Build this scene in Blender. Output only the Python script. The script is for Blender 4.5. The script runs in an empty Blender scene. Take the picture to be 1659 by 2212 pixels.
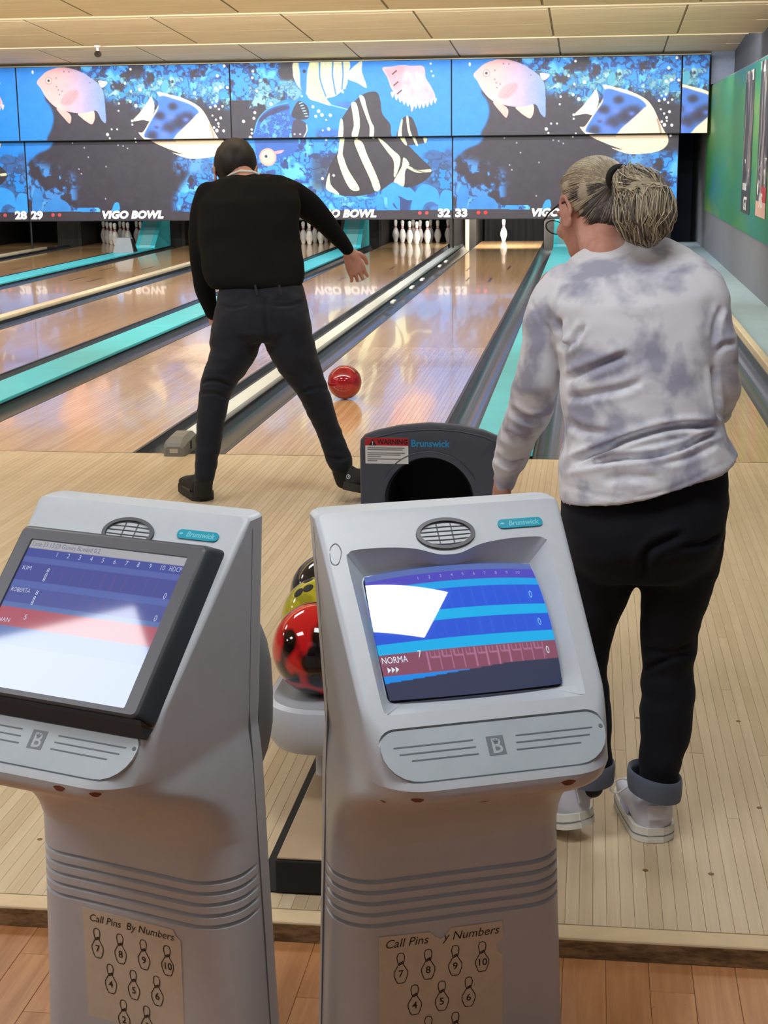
import bpy, bmesh, math, random
import numpy as np
from mathutils import Vector, Matrix
from mathutils.bvhtree import BVHTree

random.seed(7)
RNG = np.random.default_rng(7)
PI = math.pi
S = bpy.context.scene
COL = S.collection

# ------------------------------------------------------------------ camera
F_PX, CAM, YAW, PITCH, ROLL = 3309.98, Vector((1.8970, -7.7450, 1.5493)), 0.135225, -0.231769, -0.010913
fw = Vector((-math.sin(YAW) * math.cos(PITCH), math.cos(YAW) * math.cos(PITCH), math.sin(PITCH)))
r0 = Vector((math.cos(YAW), math.sin(YAW), 0.0))
u0 = r0.cross(fw)
RT = math.cos(ROLL) * r0 + math.sin(ROLL) * u0
UP = -math.sin(ROLL) * r0 + math.cos(ROLL) * u0
cd = bpy.data.cameras.new('camera')
cd.sensor_fit = 'HORIZONTAL'
cd.sensor_width = 36.0
cd.lens = F_PX / 1659.0 * 36.0
cd.clip_end = 200
cam = bpy.data.objects.new('camera', cd)
COL.objects.link(cam)
cam.matrix_world = Matrix(((RT.x, UP.x, -fw.x, CAM.x), (RT.y, UP.y, -fw.y, CAM.y), (RT.z, UP.z, -fw.z, CAM.z), (0, 0, 0, 1)))
S.camera = cam

# ------------------------------------------------------------------ view, world, lights
S.view_settings.view_transform = 'Standard'
S.view_settings.look = 'None'
S.view_settings.gamma = 1.0
S.view_settings.use_curve_mapping = False
S.view_settings.exposure = 0.0
wd = bpy.data.worlds.new('world')
S.world = wd
wd.use_nodes = True
wd.node_tree.nodes['Background'].inputs[0].default_value = (0.75, 0.82, 1.0, 1)
wd.node_tree.nodes['Background'].inputs[1].default_value = 0.06


def area(name, loc, size, power, col=(1, 1, 1), direction=(0, 0, -1), spread=180):
    l = bpy.data.lights.new(name, 'AREA')
    l.shape = 'RECTANGLE'
    l.size, l.size_y = size
    l.energy = power
    l.color = col
    l.spread = math.radians(spread)
    o = bpy.data.objects.new(name, l)
    COL.objects.link(o)
    o.location = loc
    o.rotation_euler = Vector(direction).to_track_quat('-Z', 'Y').to_euler()
    return o


# strip lamps that stand in the coves behind the steps of the saw-tooth ceiling, aimed down the lanes
COVES = (-0.5, 3.75, 8.0, 12.25)
for i, y in enumerate(COVES):
    e = (300, 370, 420, 235)[i]
    aim = (0, 1, -0.22) if i < 3 else (0, 1, -0.30)
    area('cove_strip_lamp', (-2.4, y + 0.10, 2.98), (12.0, 0.07), e, (1.0, 0.96, 0.90) if i < 3 else (0.96, 0.98, 1.0), aim, 170)

# ------------------------------------------------------------------ helpers


def at(px, py, Y):
    """world point seen at pixel (px,py) of the 1659x2212 photograph at depth plane Y"""
    d = fw + RT * ((px - 829.5) / F_PX) - UP * ((py - 1106.0) / F_PX)
    return CAM + d * ((Y - CAM.y) / d.y)


def atz(px, py, Z):
    d = fw + RT * ((px - 829.5) / F_PX) - UP * ((py - 1106.0) / F_PX)
    return CAM + d * ((Z - CAM.z) / d.z)


def mpp(P):
    """metres per pixel at point P"""
    return (P - CAM).dot(fw) / F_PX


def link(name, me, mat=None, parent=None, smooth=False):
    o = bpy.data.objects.new(name, me)
    COL.objects.link(o)
    if mat is not None:
        if not me.materials:
            for m in (mat if isinstance(mat, (list, tuple)) else [mat]):
                me.materials.append(m)
    if smooth:
        me.polygons.foreach_set('use_smooth', [True] * len(me.polygons))
    if parent is not None:
        o.parent = parent
    return o


def empty(name, loc=(0, 0, 0), rz=0.0):
    o = bpy.data.objects.new(name, None)
    COL.objects.link(o)
    o.location = loc
    o.rotation_euler = (0, 0, rz)
    o.empty_display_size = 0.1
    return o


def tag(o, label=None, cat=None, group=None, kind=None):
    if label: o['label'] = label
    if cat: o['category'] = cat
    if group: o['group'] = group
    if kind: o['kind'] = kind
    return o


class MB:
    """collects shapes; build() links them as one mesh object"""
    def __init__(s):
        s.v, s.f, s.m = [], [], []

    def add(s, vs, fs, mi=0):
        b = len(s.v)
        s.v += [tuple(v) for v in vs]
        s.f += [tuple(b + i for i in f) for f in fs]
        s.m += [mi] * len(fs)
        return s

    def box(s, x0, x1, y0, y1, z0, z1, mi=0):
        vs = [(x, y, z) for z in (z0, z1) for y in (y0, y1) for x in (x0, x1)]
        return s.add(vs, [(0, 2, 3, 1), (4, 5, 7, 6), (0, 1, 5, 4), (2, 6, 7, 3), (0, 4, 6, 2), (1, 3, 7, 5)], mi)

    def bbox(s, x0, x1, y0, y1, z0, z1, b, mi=0):
        """box with bevelled edges"""
        bm = bmesh.new()
        bmesh.ops.create_cube(bm, size=1)
        for v in bm.verts:
            v.co = Vector(((x0 + x1) / 2 + v.co.x * (x1 - x0), (y0 + y1) / 2 + v.co.y * (y1 - y0), (z0 + z1) / 2 + v.co.z * (z1 - z0)))
        bmesh.ops.bevel(bm, geom=list(bm.edges), offset=b, segments=2, profile=0.5, affect='EDGES')
        bm.verts.index_update()
        s.add([v.co[:] for v in bm.verts], [[v.index for v in f.verts] for f in bm.faces], mi)
        bm.free()
        return s

    def rings(s, rings, cap0=True, cap1=True, mi=0):
        n = len(rings[0])
        vs = [p for r in rings for p in r]
        fs = []
        for k in range(len(rings) - 1):
            for i in range(n):
                j = (i + 1) % n
                fs.append((k * n + i, k * n + j, (k + 1) * n + j, (k + 1) * n + i))
        if cap0: fs.append(tuple(range(n - 1, -1, -1)))
        if cap1: fs.append(tuple((len(rings) - 1) * n + i for i in range(n)))
        return s.add(vs, fs, mi)

    def prism(s, pts, d, mi=0):
        """pts: list of 3d points of a planar polygon, d: extrusion vector"""
        d = Vector(d)
        return s.rings([[Vector(p) for p in pts], [Vector(p) + d for p in pts]], mi=mi)

    def tube(s, path, rad, n=10, mi=0, caps=True):
        path = [Vector(p) for p in path]
        if not hasattr(rad, '__len__'): rad = [rad] * len(path)
        rings = []
        up = Vector((0, 0, 1))
        t0 = (path[1] - path[0]).normalized()
        if abs(t0.dot(up)) > 0.9: up = Vector((1, 0, 0))
        nrm = (up - t0 * up.dot(t0)).normalized()
        for i, p in enumerate(path):
            t = (path[min(i + 1, len(path) - 1)] - path[max(i - 1, 0)]).normalized()
            nrm = (nrm - t * nrm.dot(t)).normalized()
            b = t.cross(nrm)
            rings.append([p + (nrm * math.cos(2 * PI * k / n) + b * math.sin(2 * PI * k / n)) * rad[i] for k in range(n)])
        return s.rings(rings, caps, caps, mi)

    def lathe(s, prof, n=24, origin=(0, 0, 0), mi=0):
        o = Vector(origin)
        rings = [[o + Vector((r * math.cos(2 * PI * k / n), r * math.sin(2 * PI * k / n), z)) for k in range(n)] for r, z in prof]
        return s.rings(rings, True, True, mi)

    def sphere(s, c, r, nu=24, nv=14, mi=0, M=None):
        c = Vector(c)
        if not hasattr(r, '__len__'): r = (r, r, r)
        rings = []
        for i in range(nv + 1):
            th = PI * i / nv
            th = min(max(th, 0.02), PI - 0.02)
            ring = []
            for k in range(nu):
                p = Vector((r[0] * math.sin(th) * math.cos(2 * PI * k / nu), r[1] * math.sin(th) * math.sin(2 * PI * k / nu), -r[2] * math.cos(th)))
                if M: p = M @ p
                ring.append(c + p)
            rings.append(ring)
        return s.rings(rings, True, True, mi)

    def mesh(s, name='mesh'):
        me = bpy.data.meshes.new(name)
        me.from_pydata(s.v, [], s.f)
        if any(s.m): me.polygons.foreach_set('material_index', s.m)
        me.update()
        return me

    def build(s, name, mat=None, parent=None, smooth=False, fix=True):
        me = s.mesh(name)
        if fix:
            bm = bmesh.new()
            bm.from_mesh(me)
            bmesh.ops.recalc_face_normals(bm, faces=bm.faces)
            bm.to_mesh(me)
            bm.free()
        return link(name, me, mat, parent, smooth)


def autosmooth(o, deg=35):
    me = o.data
    me.polygons.foreach_set('use_smooth', [True] * len(me.polygons))
    try:
        me.set_sharp_from_angle(angle=math.radians(deg))
    except Exception:
        pass
    return o


def apply_mods(o):
    dg = bpy.context.evaluated_depsgraph_get()
    me = bpy.data.meshes.new_from_object(o.evaluated_get(dg), depsgraph=dg)
    old = o.data
    o.modifiers.clear()
    o.data = me
    return o


def remesh(o, voxel, smooth_it=6, fac=0.5, smooth_shade=True):
    m = o.modifiers.new('r', 'REMESH')
    m.mode = 'VOXEL'
    m.voxel_size = voxel
    m.use_smooth_shade = smooth_shade
    if smooth_it:
        k = o.modifiers.new('s', 'SMOOTH')
        k.factor = fac
        k.iterations = smooth_it
    mats = list(o.data.materials)
    apply_mods(o)
    if not o.data.materials:
        for mm in mats: o.data.materials.append(mm)
    o.data.polygons.foreach_set('use_smooth', [True] * len(o.data.polygons))
    return o


def text_mesh(txt, size, bold=0.0, shear=0.0, depth=0.0, align='CENTER', space=1.0, xs=1.0):
    c = bpy.data.curves.new('txt', 'FONT')
    c.body = txt
    c.size = size
    c.shear = shear
    c.offset = bold
    c.extrude = depth
    c.align_x = align
    c.align_y = 'CENTER'
    c.space_character = space
    c.resolution_u = 3
    o = bpy.data.objects.new('txt', c)
    COL.objects.link(o)
    dg = bpy.context.evaluated_depsgraph_get()
    me = bpy.data.meshes.new_from_object(o.evaluated_get(dg), depsgraph=dg)
    bpy.data.objects.remove(o)
    bpy.data.curves.remove(c)
    if xs != 1.0:
        for v in me.vertices: v.co.x *= xs
    return me


def text(name, txt, size, M, mat, parent=None, **k):
    """M: matrix that takes the text plane (x right, y up, z out) to the parent's space"""
    me = text_mesh(txt, size, **k)
    me.transform(M)
    me.name = name
    return link(name, me, mat, parent)


def smooth_closed(pts, k=8):
    """Catmull-Rom through a closed 2d outline"""
    P = np.array(pts, float)
    n = len(P)
    out = []
    for i in range(n):
        a, b, c, d = P[i - 1], P[i], P[(i + 1) % n], P[(i + 2) % n]
        for t in np.linspace(0, 1, k, endpoint=False):
            out.append(0.5 * ((2 * b) + (-a + c) * t + (2 * a - 5 * b + 4 * c - d) * t * t + (-a + 3 * b - 3 * c + d) * t ** 3))
    return np.array(out)


def smooth_open(pts, k=8):
    P = np.array(pts, float)
    P = np.vstack([2 * P[0] - P[1], P, 2 * P[-1] - P[-2]])
    out = []
    for i in range(1, len(P) - 2):
        a, b, c, d = P[i - 1], P[i], P[i + 1], P[i + 2]
        for t in np.linspace(0, 1, k, endpoint=False):
            out.append(0.5 * ((2 * b) + (-a + c) * t + (2 * a - 5 * b + 4 * c - d) * t * t + (-a + 3 * b - 3 * c + d) * t ** 3))
    out.append(P[-2])
    return np.array(out)


# ------------------------------------------------------------------ materials
def srgb(r, g, b):
    f = lambda c: (c / 255 / 12.92) if c / 255 <= 0.04045 else ((c / 255 + 0.055) / 1.055) ** 2.4
    return (f(r), f(g), f(b), 1.0)


class NT:
    def __init__(s, name):
        s.mat = bpy.data.materials.new(name)
        s.mat.use_nodes = True
        s.t = s.mat.node_tree
        s.b = s.t.nodes['Principled BSDF']

    def n(s, typ, **k):
        nd = s.t.nodes.new(typ)
        for a, v in k.items(): setattr(nd, a, v)
        return nd

    def l(s, a, b):
        s.t.links.new(a, b)

    def set(s, **k):
        names = dict(col='Base Color', rough='Roughness', metal='Metallic', coat='Coat Weight', coatr='Coat Roughness', spec='Specular IOR Level', em='Emission Color', es='Emission Strength', sss='Subsurface Weight', sheen='Sheen Weight', trans='Transmission Weight', ior='IOR')
        for a, v in k.items(): s.b.inputs[names[a]].default_value = v
        return s

    def ramp(s, fac, stops):
        r = s.n('ShaderNodeValToRGB')
        el = r.color_ramp.elements
        while len(el) < len(stops): el.new(0.5)
        for e, (p, c) in zip(el, stops):
            e.position = p
            e.color = c
        s.l(fac, r.inputs[0])
        return r.outputs[0]

    def coords(s, scale=(1, 1, 1), kind='Object', rot=(0, 0, 0)):
        tc = s.n('ShaderNodeTexCoord')
        mp = s.n('ShaderNodeMapping')
        mp.inputs['Scale'].default_value = scale
        mp.inputs['Rotation'].default_value = rot
        s.l(tc.outputs[kind], mp.inputs[0])
        return mp.outputs[0]

    def noise(s, vec, scale=5, detail=3, rough=0.5, dist=0.0):
        nd = s.n('ShaderNodeTexNoise')
        nd.inputs['Scale'].default_value = scale
        nd.inputs['Detail'].default_value = detail
        nd.inputs['Roughness'].default_value = rough
        nd.inputs['Distortion'].default_value = dist
        if vec is not None: s.l(vec, nd.inputs['Vector'])
        return nd.outputs[0]

    def mix(s, fac, a, b, mode='MIX'):
        m = s.n('ShaderNodeMix', data_type='RGBA', blend_type=mode)
        for sock, v in ((m.inputs[0], fac), (m.inputs[6], a), (m.inputs[7], b)):
            if isinstance(v, (int, float)): sock.default_value = v
            elif isinstance(v, tuple): sock.default_value = v
            else: s.l(v, sock)
        return m.outputs[2]

    def bump(s, h, strength=0.2, dist=0.01):
        b = s.n('ShaderNodeBump')
        b.inputs['Strength'].default_value = strength
        b.inputs['Distance'].default_value = dist
        s.l(h, b.inputs['Height'])
        s.l(b.outputs[0], s.b.inputs['Normal'])
        return s

    def col(s, sock):
        s.l(sock, s.b.inputs['Base Color'])
        return s


def plain(name, c, rough=0.5, var=0.06, nscale=12, bump=0.0, **k):
    """painted / moulded surface with slight uneven tone"""
    m = NT(name)
    m.set(rough=rough, **k)
    v = m.coords()
    nz = m.noise(v, nscale, 4, 0.6)
    lo = tuple(x * (1 - var) for x in c[:3]) + (1,)
    hi = tuple(min(1, x * (1 + var)) for x in c[:3]) + (1,)
    m.col(m.ramp(nz, [(0.3, lo), (0.7, hi)]))
    if bump:
        m.bump(m.noise(v, nscale * 25, 2, 0.5), bump, 0.002)
    return m.mat


def wood(name, a, b, rough, coat=0.0, random_tone=0.22, grain=(55, 1.6, 55), board=None, coatr=0.03, spec=0.5):
    """wood with grain along Y; a, b = light and dark tone; board = (width, length) draws the boards where they are too far to be built"""
    m = NT(name)
    m.set(rough=rough, coat=coat, coatr=coatr, spec=spec)
    v = m.coords(grain)
    g1 = m.noise(v, 1.0, 5, 0.6, 0.6)
    g2 = m.noise(m.coords((grain[0] * 4, grain[1] * 2.5, 10)), 1.0, 3, 0.6)
    base = m.ramp(g1, [(0.25, b), (0.75, a)])
    fine = m.ramp(g2, [(0.3, (0.78, 0.74, 0.70, 1)), (0.6, (1, 1, 1, 1))])
    c = m.mix(0.5, base, fine, 'MULTIPLY')
    if board:
        # staggered boards along Y
        br = m.n('ShaderNodeTexBrick')
        br.offset = 0.37
        br.inputs['Scale'].default_value = 1.0
        br.inputs['Brick Width'].default_value = board[1]
        br.inputs['Row Height'].default_value = board[0]
        br.inputs['Mortar Size'].default_value = 0.0007
        br.inputs['Color1'].default_value = (1, 1, 1, 1)
        br.inputs['Color2'].default_value = (0.80, 0.74, 0.66, 1)
        br.inputs['Mortar'].default_value = (0.45, 0.34, 0.24, 1)
        m.l(m.coords((1, 1, 1), 'Object', (0, 0, PI / 2)), br.inputs['Vector'])
        c = m.mix(0.8, c, br.outputs[0], 'MULTIPLY')
    else:
        oi = m.n('ShaderNodeObjectInfo')
        tone = m.ramp(oi.outputs['Random'], [(0.0, (1 - random_tone, 1 - random_tone * 1.15, 1 - random_tone * 1.4, 1)), (1.0, (1, 1, 1, 1))])
        c = m.mix(1.0, c, tone, 'MULTIPLY')
    m.col(c)
    return m.mat
# ------------------------------------------------------------------ materials of the place
def board_wood(name, a, b, rough, tone, coat=0.0, spec=0.5, grain=(60, 1.6, 60)):
    """like wood(), grain shifted per board so that boards sharing a mesh differ"""
    m = NT(name)
    m.set(rough=rough, coat=coat, coatr=0.04, spec=spec)
    tc = m.n('ShaderNodeTexCoord')
    oi = m.n('ShaderNodeObjectInfo')
    ad = m.n('ShaderNodeVectorMath', operation='MULTIPLY_ADD')
    m.l(oi.outputs['Random'], ad.inputs[0])
    ad.inputs[1].default_value = (31.0, 57.0, 13.0)
    m.l(tc.outputs['Object'], ad.inputs[2])
    mp = m.n('ShaderNodeMapping')
    mp.inputs['Scale'].default_value = grain
    m.l(ad.outputs[0], mp.inputs[0])
    g = m.noise(mp.outputs[0], 1.0, 5, 0.6, 0.8)
    base = m.ramp(g, [(0.25, b), (0.72, a)])
    t = m.ramp(oi.outputs['Random'], [(0.0, tone), (0.5, (0.97, 0.96, 0.95, 1)), (1.0, (1, 1, 1, 1))])
    c = m.mix(1.0, base, t, 'MULTIPLY')
    # scuffs
    sc = m.noise(m.coords((3, 3, 3)), 2.5, 6, 0.75)
    m.l(m.ramp(sc, [(0.35, (rough * 0.8,) * 3 + (1,)), (0.7, (min(1, rough * 1.35),) * 3 + (1,))]), m.b.inputs['Roughness'])
    m.col(c)
    return m.mat


M_appr = board_wood('approach_maple', srgb(214, 196, 164), srgb(198, 176, 142), 0.38, (0.86, 0.83, 0.78, 1))
M_lane_board = board_wood('lane_head_maple', srgb(222, 190, 148), srgb(202, 160, 112), 0.16, (0.86, 0.79, 0.71, 1), coat=0.35)
M_lane = wood('lane_maple_far', srgb(222, 188, 142), srgb(202, 158, 108), 0.13, 0.35, board=(0.02735, 2.3))
M_oak = board_wood('laminate_oak', srgb(214, 158, 108), srgb(170, 108, 62), 0.33, (0.82, 0.80, 0.76, 1), grain=(38, 2.2, 38))
M_oak_far = wood('laminate_oak_far', srgb(210, 152, 102), srgb(170, 110, 64), 0.35, board=(0.085, 0.9))
M_under = plain('dark_joint', srgb(126, 98, 68), 0.9)
M_nose_top = plain('nosing_top', srgb(214, 190, 150), 0.45, 0.08)
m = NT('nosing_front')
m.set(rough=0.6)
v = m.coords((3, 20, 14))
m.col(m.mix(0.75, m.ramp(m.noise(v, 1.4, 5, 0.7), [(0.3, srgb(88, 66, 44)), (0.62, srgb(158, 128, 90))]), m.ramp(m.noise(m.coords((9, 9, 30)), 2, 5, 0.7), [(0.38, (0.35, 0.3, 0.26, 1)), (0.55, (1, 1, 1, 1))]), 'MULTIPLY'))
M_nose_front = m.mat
M_gutter = plain('gutter_grey_plastic', srgb(74, 76, 80), 0.20, 0.12, 4)
M_gutter_dark = plain('gutter_edge_dark', srgb(44, 46, 50), 0.35, 0.1)
M_teal = plain('teal_cap_paint', srgb(76, 200, 214), 0.32, 0.06, 3)
M_teal_pale = plain('teal_pale_paint', srgb(126, 196, 206), 0.35, 0.06, 3)
M_rail = plain('bumper_rail_white', srgb(206, 212, 210), 0.35, 0.08, 5)
M_rail_cream = plain('divider_strip_cream', srgb(214, 200, 172), 0.4, 0.08, 5)
M_house = plain('bumper_housing_grey', srgb(118, 118, 114), 0.45, 0.1, 9)
M_black = plain('black_paint', srgb(12, 12, 14), 0.7, 0.2)
M_pit = plain('pit_curtain_black', srgb(9, 9, 10), 0.9, 0.2)
M_kick = plain('kickback_dark_wood', srgb(27, 22, 18), 0.6, 0.3, 6)
M_post = plain('kickback_post_worn', srgb(176, 158, 130), 0.5, 0.25, 14)
M_ledge = plain('ledge_blue_grey', srgb(152, 176, 190), 0.6, 0.05, 2)
M_wall = plain('wall_slate_paint', srgb(112, 118, 130), 0.75, 0.05, 1.5, 0.1)
M_wall_up = plain('wall_slate_upper', srgb(72, 75, 84), 0.8, 0.06, 1.5)
M_navy = plain('wall_navy_paint', srgb(40, 46, 70), 0.75, 0.08, 2)
M_conc_wall = plain('concourse_wall_paint', srgb(176, 170, 158), 0.8, 0.04, 2)
M_alum = plain('worn_metal', srgb(190, 192, 190), 0.3, 0.12, 20, metal=0.8)
M_white = plain('white_plastic', srgb(228, 228, 224), 0.4, 0.03)

m = NT('ceiling_tile_cream')
m.set(rough=0.85)
v = m.coords((1, 9, 1))
oi = m.n('ShaderNodeObjectInfo')
c = m.ramp(m.noise(v, 1.2, 4, 0.6), [(0.3, srgb(220, 206, 174)), (0.7, srgb(236, 224, 196))])
m.col(m.mix(1.0, c, m.ramp(oi.outputs['Random'], [(0, (0.93, 0.92, 0.90, 1)), (1, (1, 1, 1, 1))]), 'MULTIPLY'))
m.bump(m.noise(m.coords((60, 60, 60)), 4, 3, 0.6), 0.15, 0.003)
M_tile = m.mat
M_grid = plain('ceiling_joint', srgb(150, 136, 112), 0.8)

# ------------------------------------------------------------------ lanes layout (metres; foul line at Y = 0, lane 33 starts at X = 0)
LW, GW = 1.0668, 0.227
DT, DR = 0.77, 0.505                      # division with ball track, division with bumper rail
PAIR = 2 * LW + DT + DR
LANE_X = {33: 0.0, 34: LW + DT, 32: -DR - LW}
for n_ in (31, 30, 29, 28, 27):
    LANE_X[n_] = LANE_X[n_ + 1] - LW - (DT if n_ % 2 else DR)
PIN_Y = 18.29
DECK_END = 19.15
STEP_Y = -4.90
FLOOR_Z = -0.045
WALL_X = 3.62

# lower floor of oak laminate
fl = MB().box(-12, 4.1, -13, STEP_Y + 0.02, FLOOR_Z - 0.12, FLOOR_Z - 0.008).build('floor', M_oak_far)
tag(fl, 'orange oak laminate floor of the seating area', kind='structure')
pw = 0.085
me_cache = {}


def plank_mesh(key, w, l, t, bev=0.0006):
    if key not in me_cache:
        mb = MB()
        mb.add([(-w / 2, 0, -t), (w / 2, 0, -t), (w / 2, l, -t), (-w / 2, l, -t),
                (-w / 2, 0, -bev), (w / 2, 0, -bev), (w / 2, l, -bev), (-w / 2, l, -bev),
                (-w / 2 + bev, bev, 0), (w / 2 - bev, bev, 0), (w / 2 - bev, l - bev, 0), (-w / 2 + bev, l - bev, 0)],
               [(3, 2, 1, 0), (0, 1, 5, 4), (1, 2, 6, 5), (2, 3, 7, 6), (3, 0, 4, 7), (4, 5, 9, 8), (5, 6, 10, 9), (6, 7, 11, 10), (7, 4, 8, 11), (8, 9, 10, 11)])
        me_cache[key] = mb.mesh('plank')
    return me_cache[key]


for i in range(46):
    x = -0.3 + i * pw
    cut = (0.22, 0.45, 0.33, 0.55, 0.12)[(i * 3) % 5]
    L = 0.90
    for y0, l in ((STEP_Y - L, L - cut), (STEP_Y - cut, cut)):
        o = link('plank', plank_mesh(('oak', round(l, 3)), pw - 0.0008, l - 0.0008, 0.008), M_oak, fl)
        o.location = (x, y0, FLOOR_Z)
for y0 in (-6.7, -7.6):
    pass

# approach: sub floor with maple boards
AP0, AP1 = -1.42, WALL_X
sub = MB().box(-12, WALL_X, STEP_Y + 0.02, 0.0, -0.16, -0.014).build('floor_approach', M_under)
tag(sub, 'pale maple boarded approach in front of the lanes', kind='structure')
bw = 0.0286
nb = int((AP1 - AP0) / bw)
joints = (-3.9, -2.9, -3.4, -2.2, -4.3, -1.7)
for i in range(nb):
    x = AP0 + (i + 0.5) * bw
    single = x < -0.35 or (x > 2.9 and i % 2)
    j = joints[(i * 5 + i // 7) % 6]
    segs = ((STEP_Y + 0.045, 0.0),) if single else ((STEP_Y + 0.045, j), (j, 0.0))
    for a, b in segs:
        o = link('board', plank_mesh(('ap', round(b - a, 3)), bw - 0.0005, b - a - 0.0012, 0.014, 0.0005), M_appr, sub)
        o.location = (x, a, 0)
far_ap = MB().box(-12, AP0, STEP_Y + 0.045, -0.001, -0.0139, 0.0).build('board_field', wood('approach_far', srgb(214, 196, 164), srgb(198, 176, 142), 0.4, board=(bw, 1.7)), sub)
far_ap['kind'] = 'stuff'
nose = MB().bbox(-12, WALL_X, STEP_Y - 0.012, STEP_Y + 0.044, FLOOR_Z, 0.0, 0.004).build('trim_1', M_nose_top)
tag(nose, 'wooden nosing along the step edge of the approach', kind='structure')
MB().box(-11.99, WALL_X - 0.002, STEP_Y - 0.0135, STEP_Y - 0.0115, FLOOR_Z + 0.001, -0.005).build('riser_face', M_nose_front, nose)
dowels = [(1394, 1880), (1536, 1888), (86, 1813), (1377, 1551), (1595, 1558), (1640, 1745)]
for px, py in dowels:
    P = atz(px, py, 0)
    d = MB().lathe([(0.0065, -0.003), (0.0065, 0.0004), (0.004, 0.0006)], 14).build('dowel_spot', plain('dowel_brown', srgb(120, 76, 44), 0.5) if 'dowel_brown' not in bpy.data.materials else bpy.data.materials['dowel_brown'], sub)
    d.location = P

# foul line
fo = MB().box(-12, WALL_X, -0.006, 0.002, -0.012, 0.0006).build('foul_line', plain('foul_line_dark', srgb(86, 66, 48), 0.5))
tag(fo, 'thin dark foul line between the approach and the lanes', 'foul line')

lane_word = {33: 'glossy maple lane under the number 33 with one standing pin',
             34: 'glossy maple lane nearest the green wall, mostly behind the woman',
             32: 'glossy maple lane under the number 32 with a full rack of ten pins',
             31: 'glossy maple lane behind the bowling man, left of the red ball lane pair',
             30: 'glossy maple lane right of the teal strip with the grey pedestal',
             29: 'glossy maple lane under the number 29 ending at dim pins and grey pedestal',
             28: 'glossy maple lane at far left under the number 28',
             27: 'glossy maple lane furthest left beyond the number 28'}
hb = LW / 39
mark_mat = plain('lane_mark_brown', srgb(70, 46, 26), 0.2)
HEAD = 4.5
for n_, x0 in sorted(LANE_X.items()):
    heads = n_ in (32, 33, 34)
    if heads:
        lane = MB().box(x0, x0 + LW, 0.002, HEAD, -0.12, -0.0125).box(x0, x0 + LW, HEAD, DECK_END, -0.12, 0.0).build('bowling_lane', M_lane)
        for i in range(39):
            o = link('board', plank_mesh(('head', 0), hb - 0.0006, HEAD - 0.002, 0.012, 0.0003), M_lane_board, lane)
            o.location = (x0 + (i + 0.5) * hb, 0.002, 0)
    else:
        lane = MB().box(x0, x0 + LW, 0.002, DECK_END, -0.12, 0.0).build('bowling_lane', M_lane)
    tag(lane, lane_word[n_], 'bowling lane', 'bowling lanes')
    c = x0 + LW / 2
    for dx, y in ((-0.265, 12.5), (0.265, 12.7), (-0.14, 10.9), (0.14, 10.75)):
        mk = MB().box(c + dx - 0.013, c + dx + 0.013, y, y + 0.62, 0.0002, 0.0012).build('guide_mark', mark_mat, lane)


# ------------------------------------------------------------------ divisions between lanes
def gutter_mesh(x0, x1, y0, y1):
    w = x1 - x0
    prof = [(x0, 0.0), (x0 + 0.006, 0.0)]
    k = 10
    for i in range(k + 1):
        a = PI * i / k
        prof.append((x0 + w / 2 - (w / 2 - 0.012) * math.cos(a), -0.012 - 0.085 * math.sin(a)))
    prof += [(x1 - 0.006, 0.0), (x1, 0.0)]
    und = [(x1, -0.115), (x0, -0.115)]
    ring = prof + und
    return MB().rings([[(x, y0, z) for x, z in ring], [(x, y1, z) for x, z in ring]])


def division(x0, kind, label, y1=18.08, right_edge=False):
    root = empty('lane_division', (x0, 0.0, -0.115))
    tag(root, label, 'lane division', 'strips dividing the lanes')

    def put(mb, name, mat, smooth=False):
        o = mb.build(name, mat, root)
        o.location = (-x0, 0, 0.115)
        if smooth: autosmooth(o, 40)
        return o
    W = DT if kind == 'teal' else DR
    put(gutter_mesh(x0 + 0.002, x0 + GW, 0.003, y1), 'gutter', M_gutter, True)
    put(gutter_mesh(x0 + W - GW, x0 + W - 0.002, 0.003, y1), 'gutter', M_gutter, True)
    for xe in (x0 + 0.002, x0 + GW - 0.020, x0 + W - GW + 0.004, x0 + W - 0.018):
        put(MB().box(xe, xe + 0.016, 0.004, y1, -0.004, 0.0012), 'gutter_edge', M_gutter_dark)
    if kind == 'teal':
        a, b = x0 + GW - 0.006, x0 + W - GW + 0.006
        put(MB().box(a + 0.012, b - 0.012, 0.003, y1, -0.115, 0.012), 'track_box', M_gutter_dark)
        n = 6
        for i in range(n):
            ya, yb = 0.003 + i * 2.82, 0.003 + (i + 1) * 2.82 - 0.003
            if ya > 16.9: break
            put(MB().bbox(a, b, ya, min(yb, 16.9), 0.012, 0.036, 0.005), 'cap_panel', M_teal)
    else:
        a, b = x0 + GW, x0 + W - GW
        put(MB().box(a + 0.004, b - 0.004, 0.003, y1, -0.115, 0.02), 'divider_web', M_gutter_dark)
    return root, put, a, b


def ramp_cover(put, a, b, y0):
    y1 = 18.19
    """sloping teal cover where the ball track climbs into the pit"""
    mb = MB()
    prof = [(y0, 0.036), (y0 + 0.75, 0.62), (y0 + 1.0, 0.62), (y0 + 1.0, 0.0125), (y0, 0.0125)]
    mb.prism([(a, y, z) for y, z in prof], (b - a, 0, 0))
    put(mb, 'ramp_cover', M_teal)
    mb = MB().prism([(a + 0.07, y0 + 0.003, 0.042), (a + 0.07, y0 + 0.748, 0.6245), (b - 0.07, y0 + 0.748, 0.6245), (b - 0.07, y0 + 0.003, 0.042)], (0, -0.003, 0.004))
    put(mb, 'ramp_panel', M_teal_pale)


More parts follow.
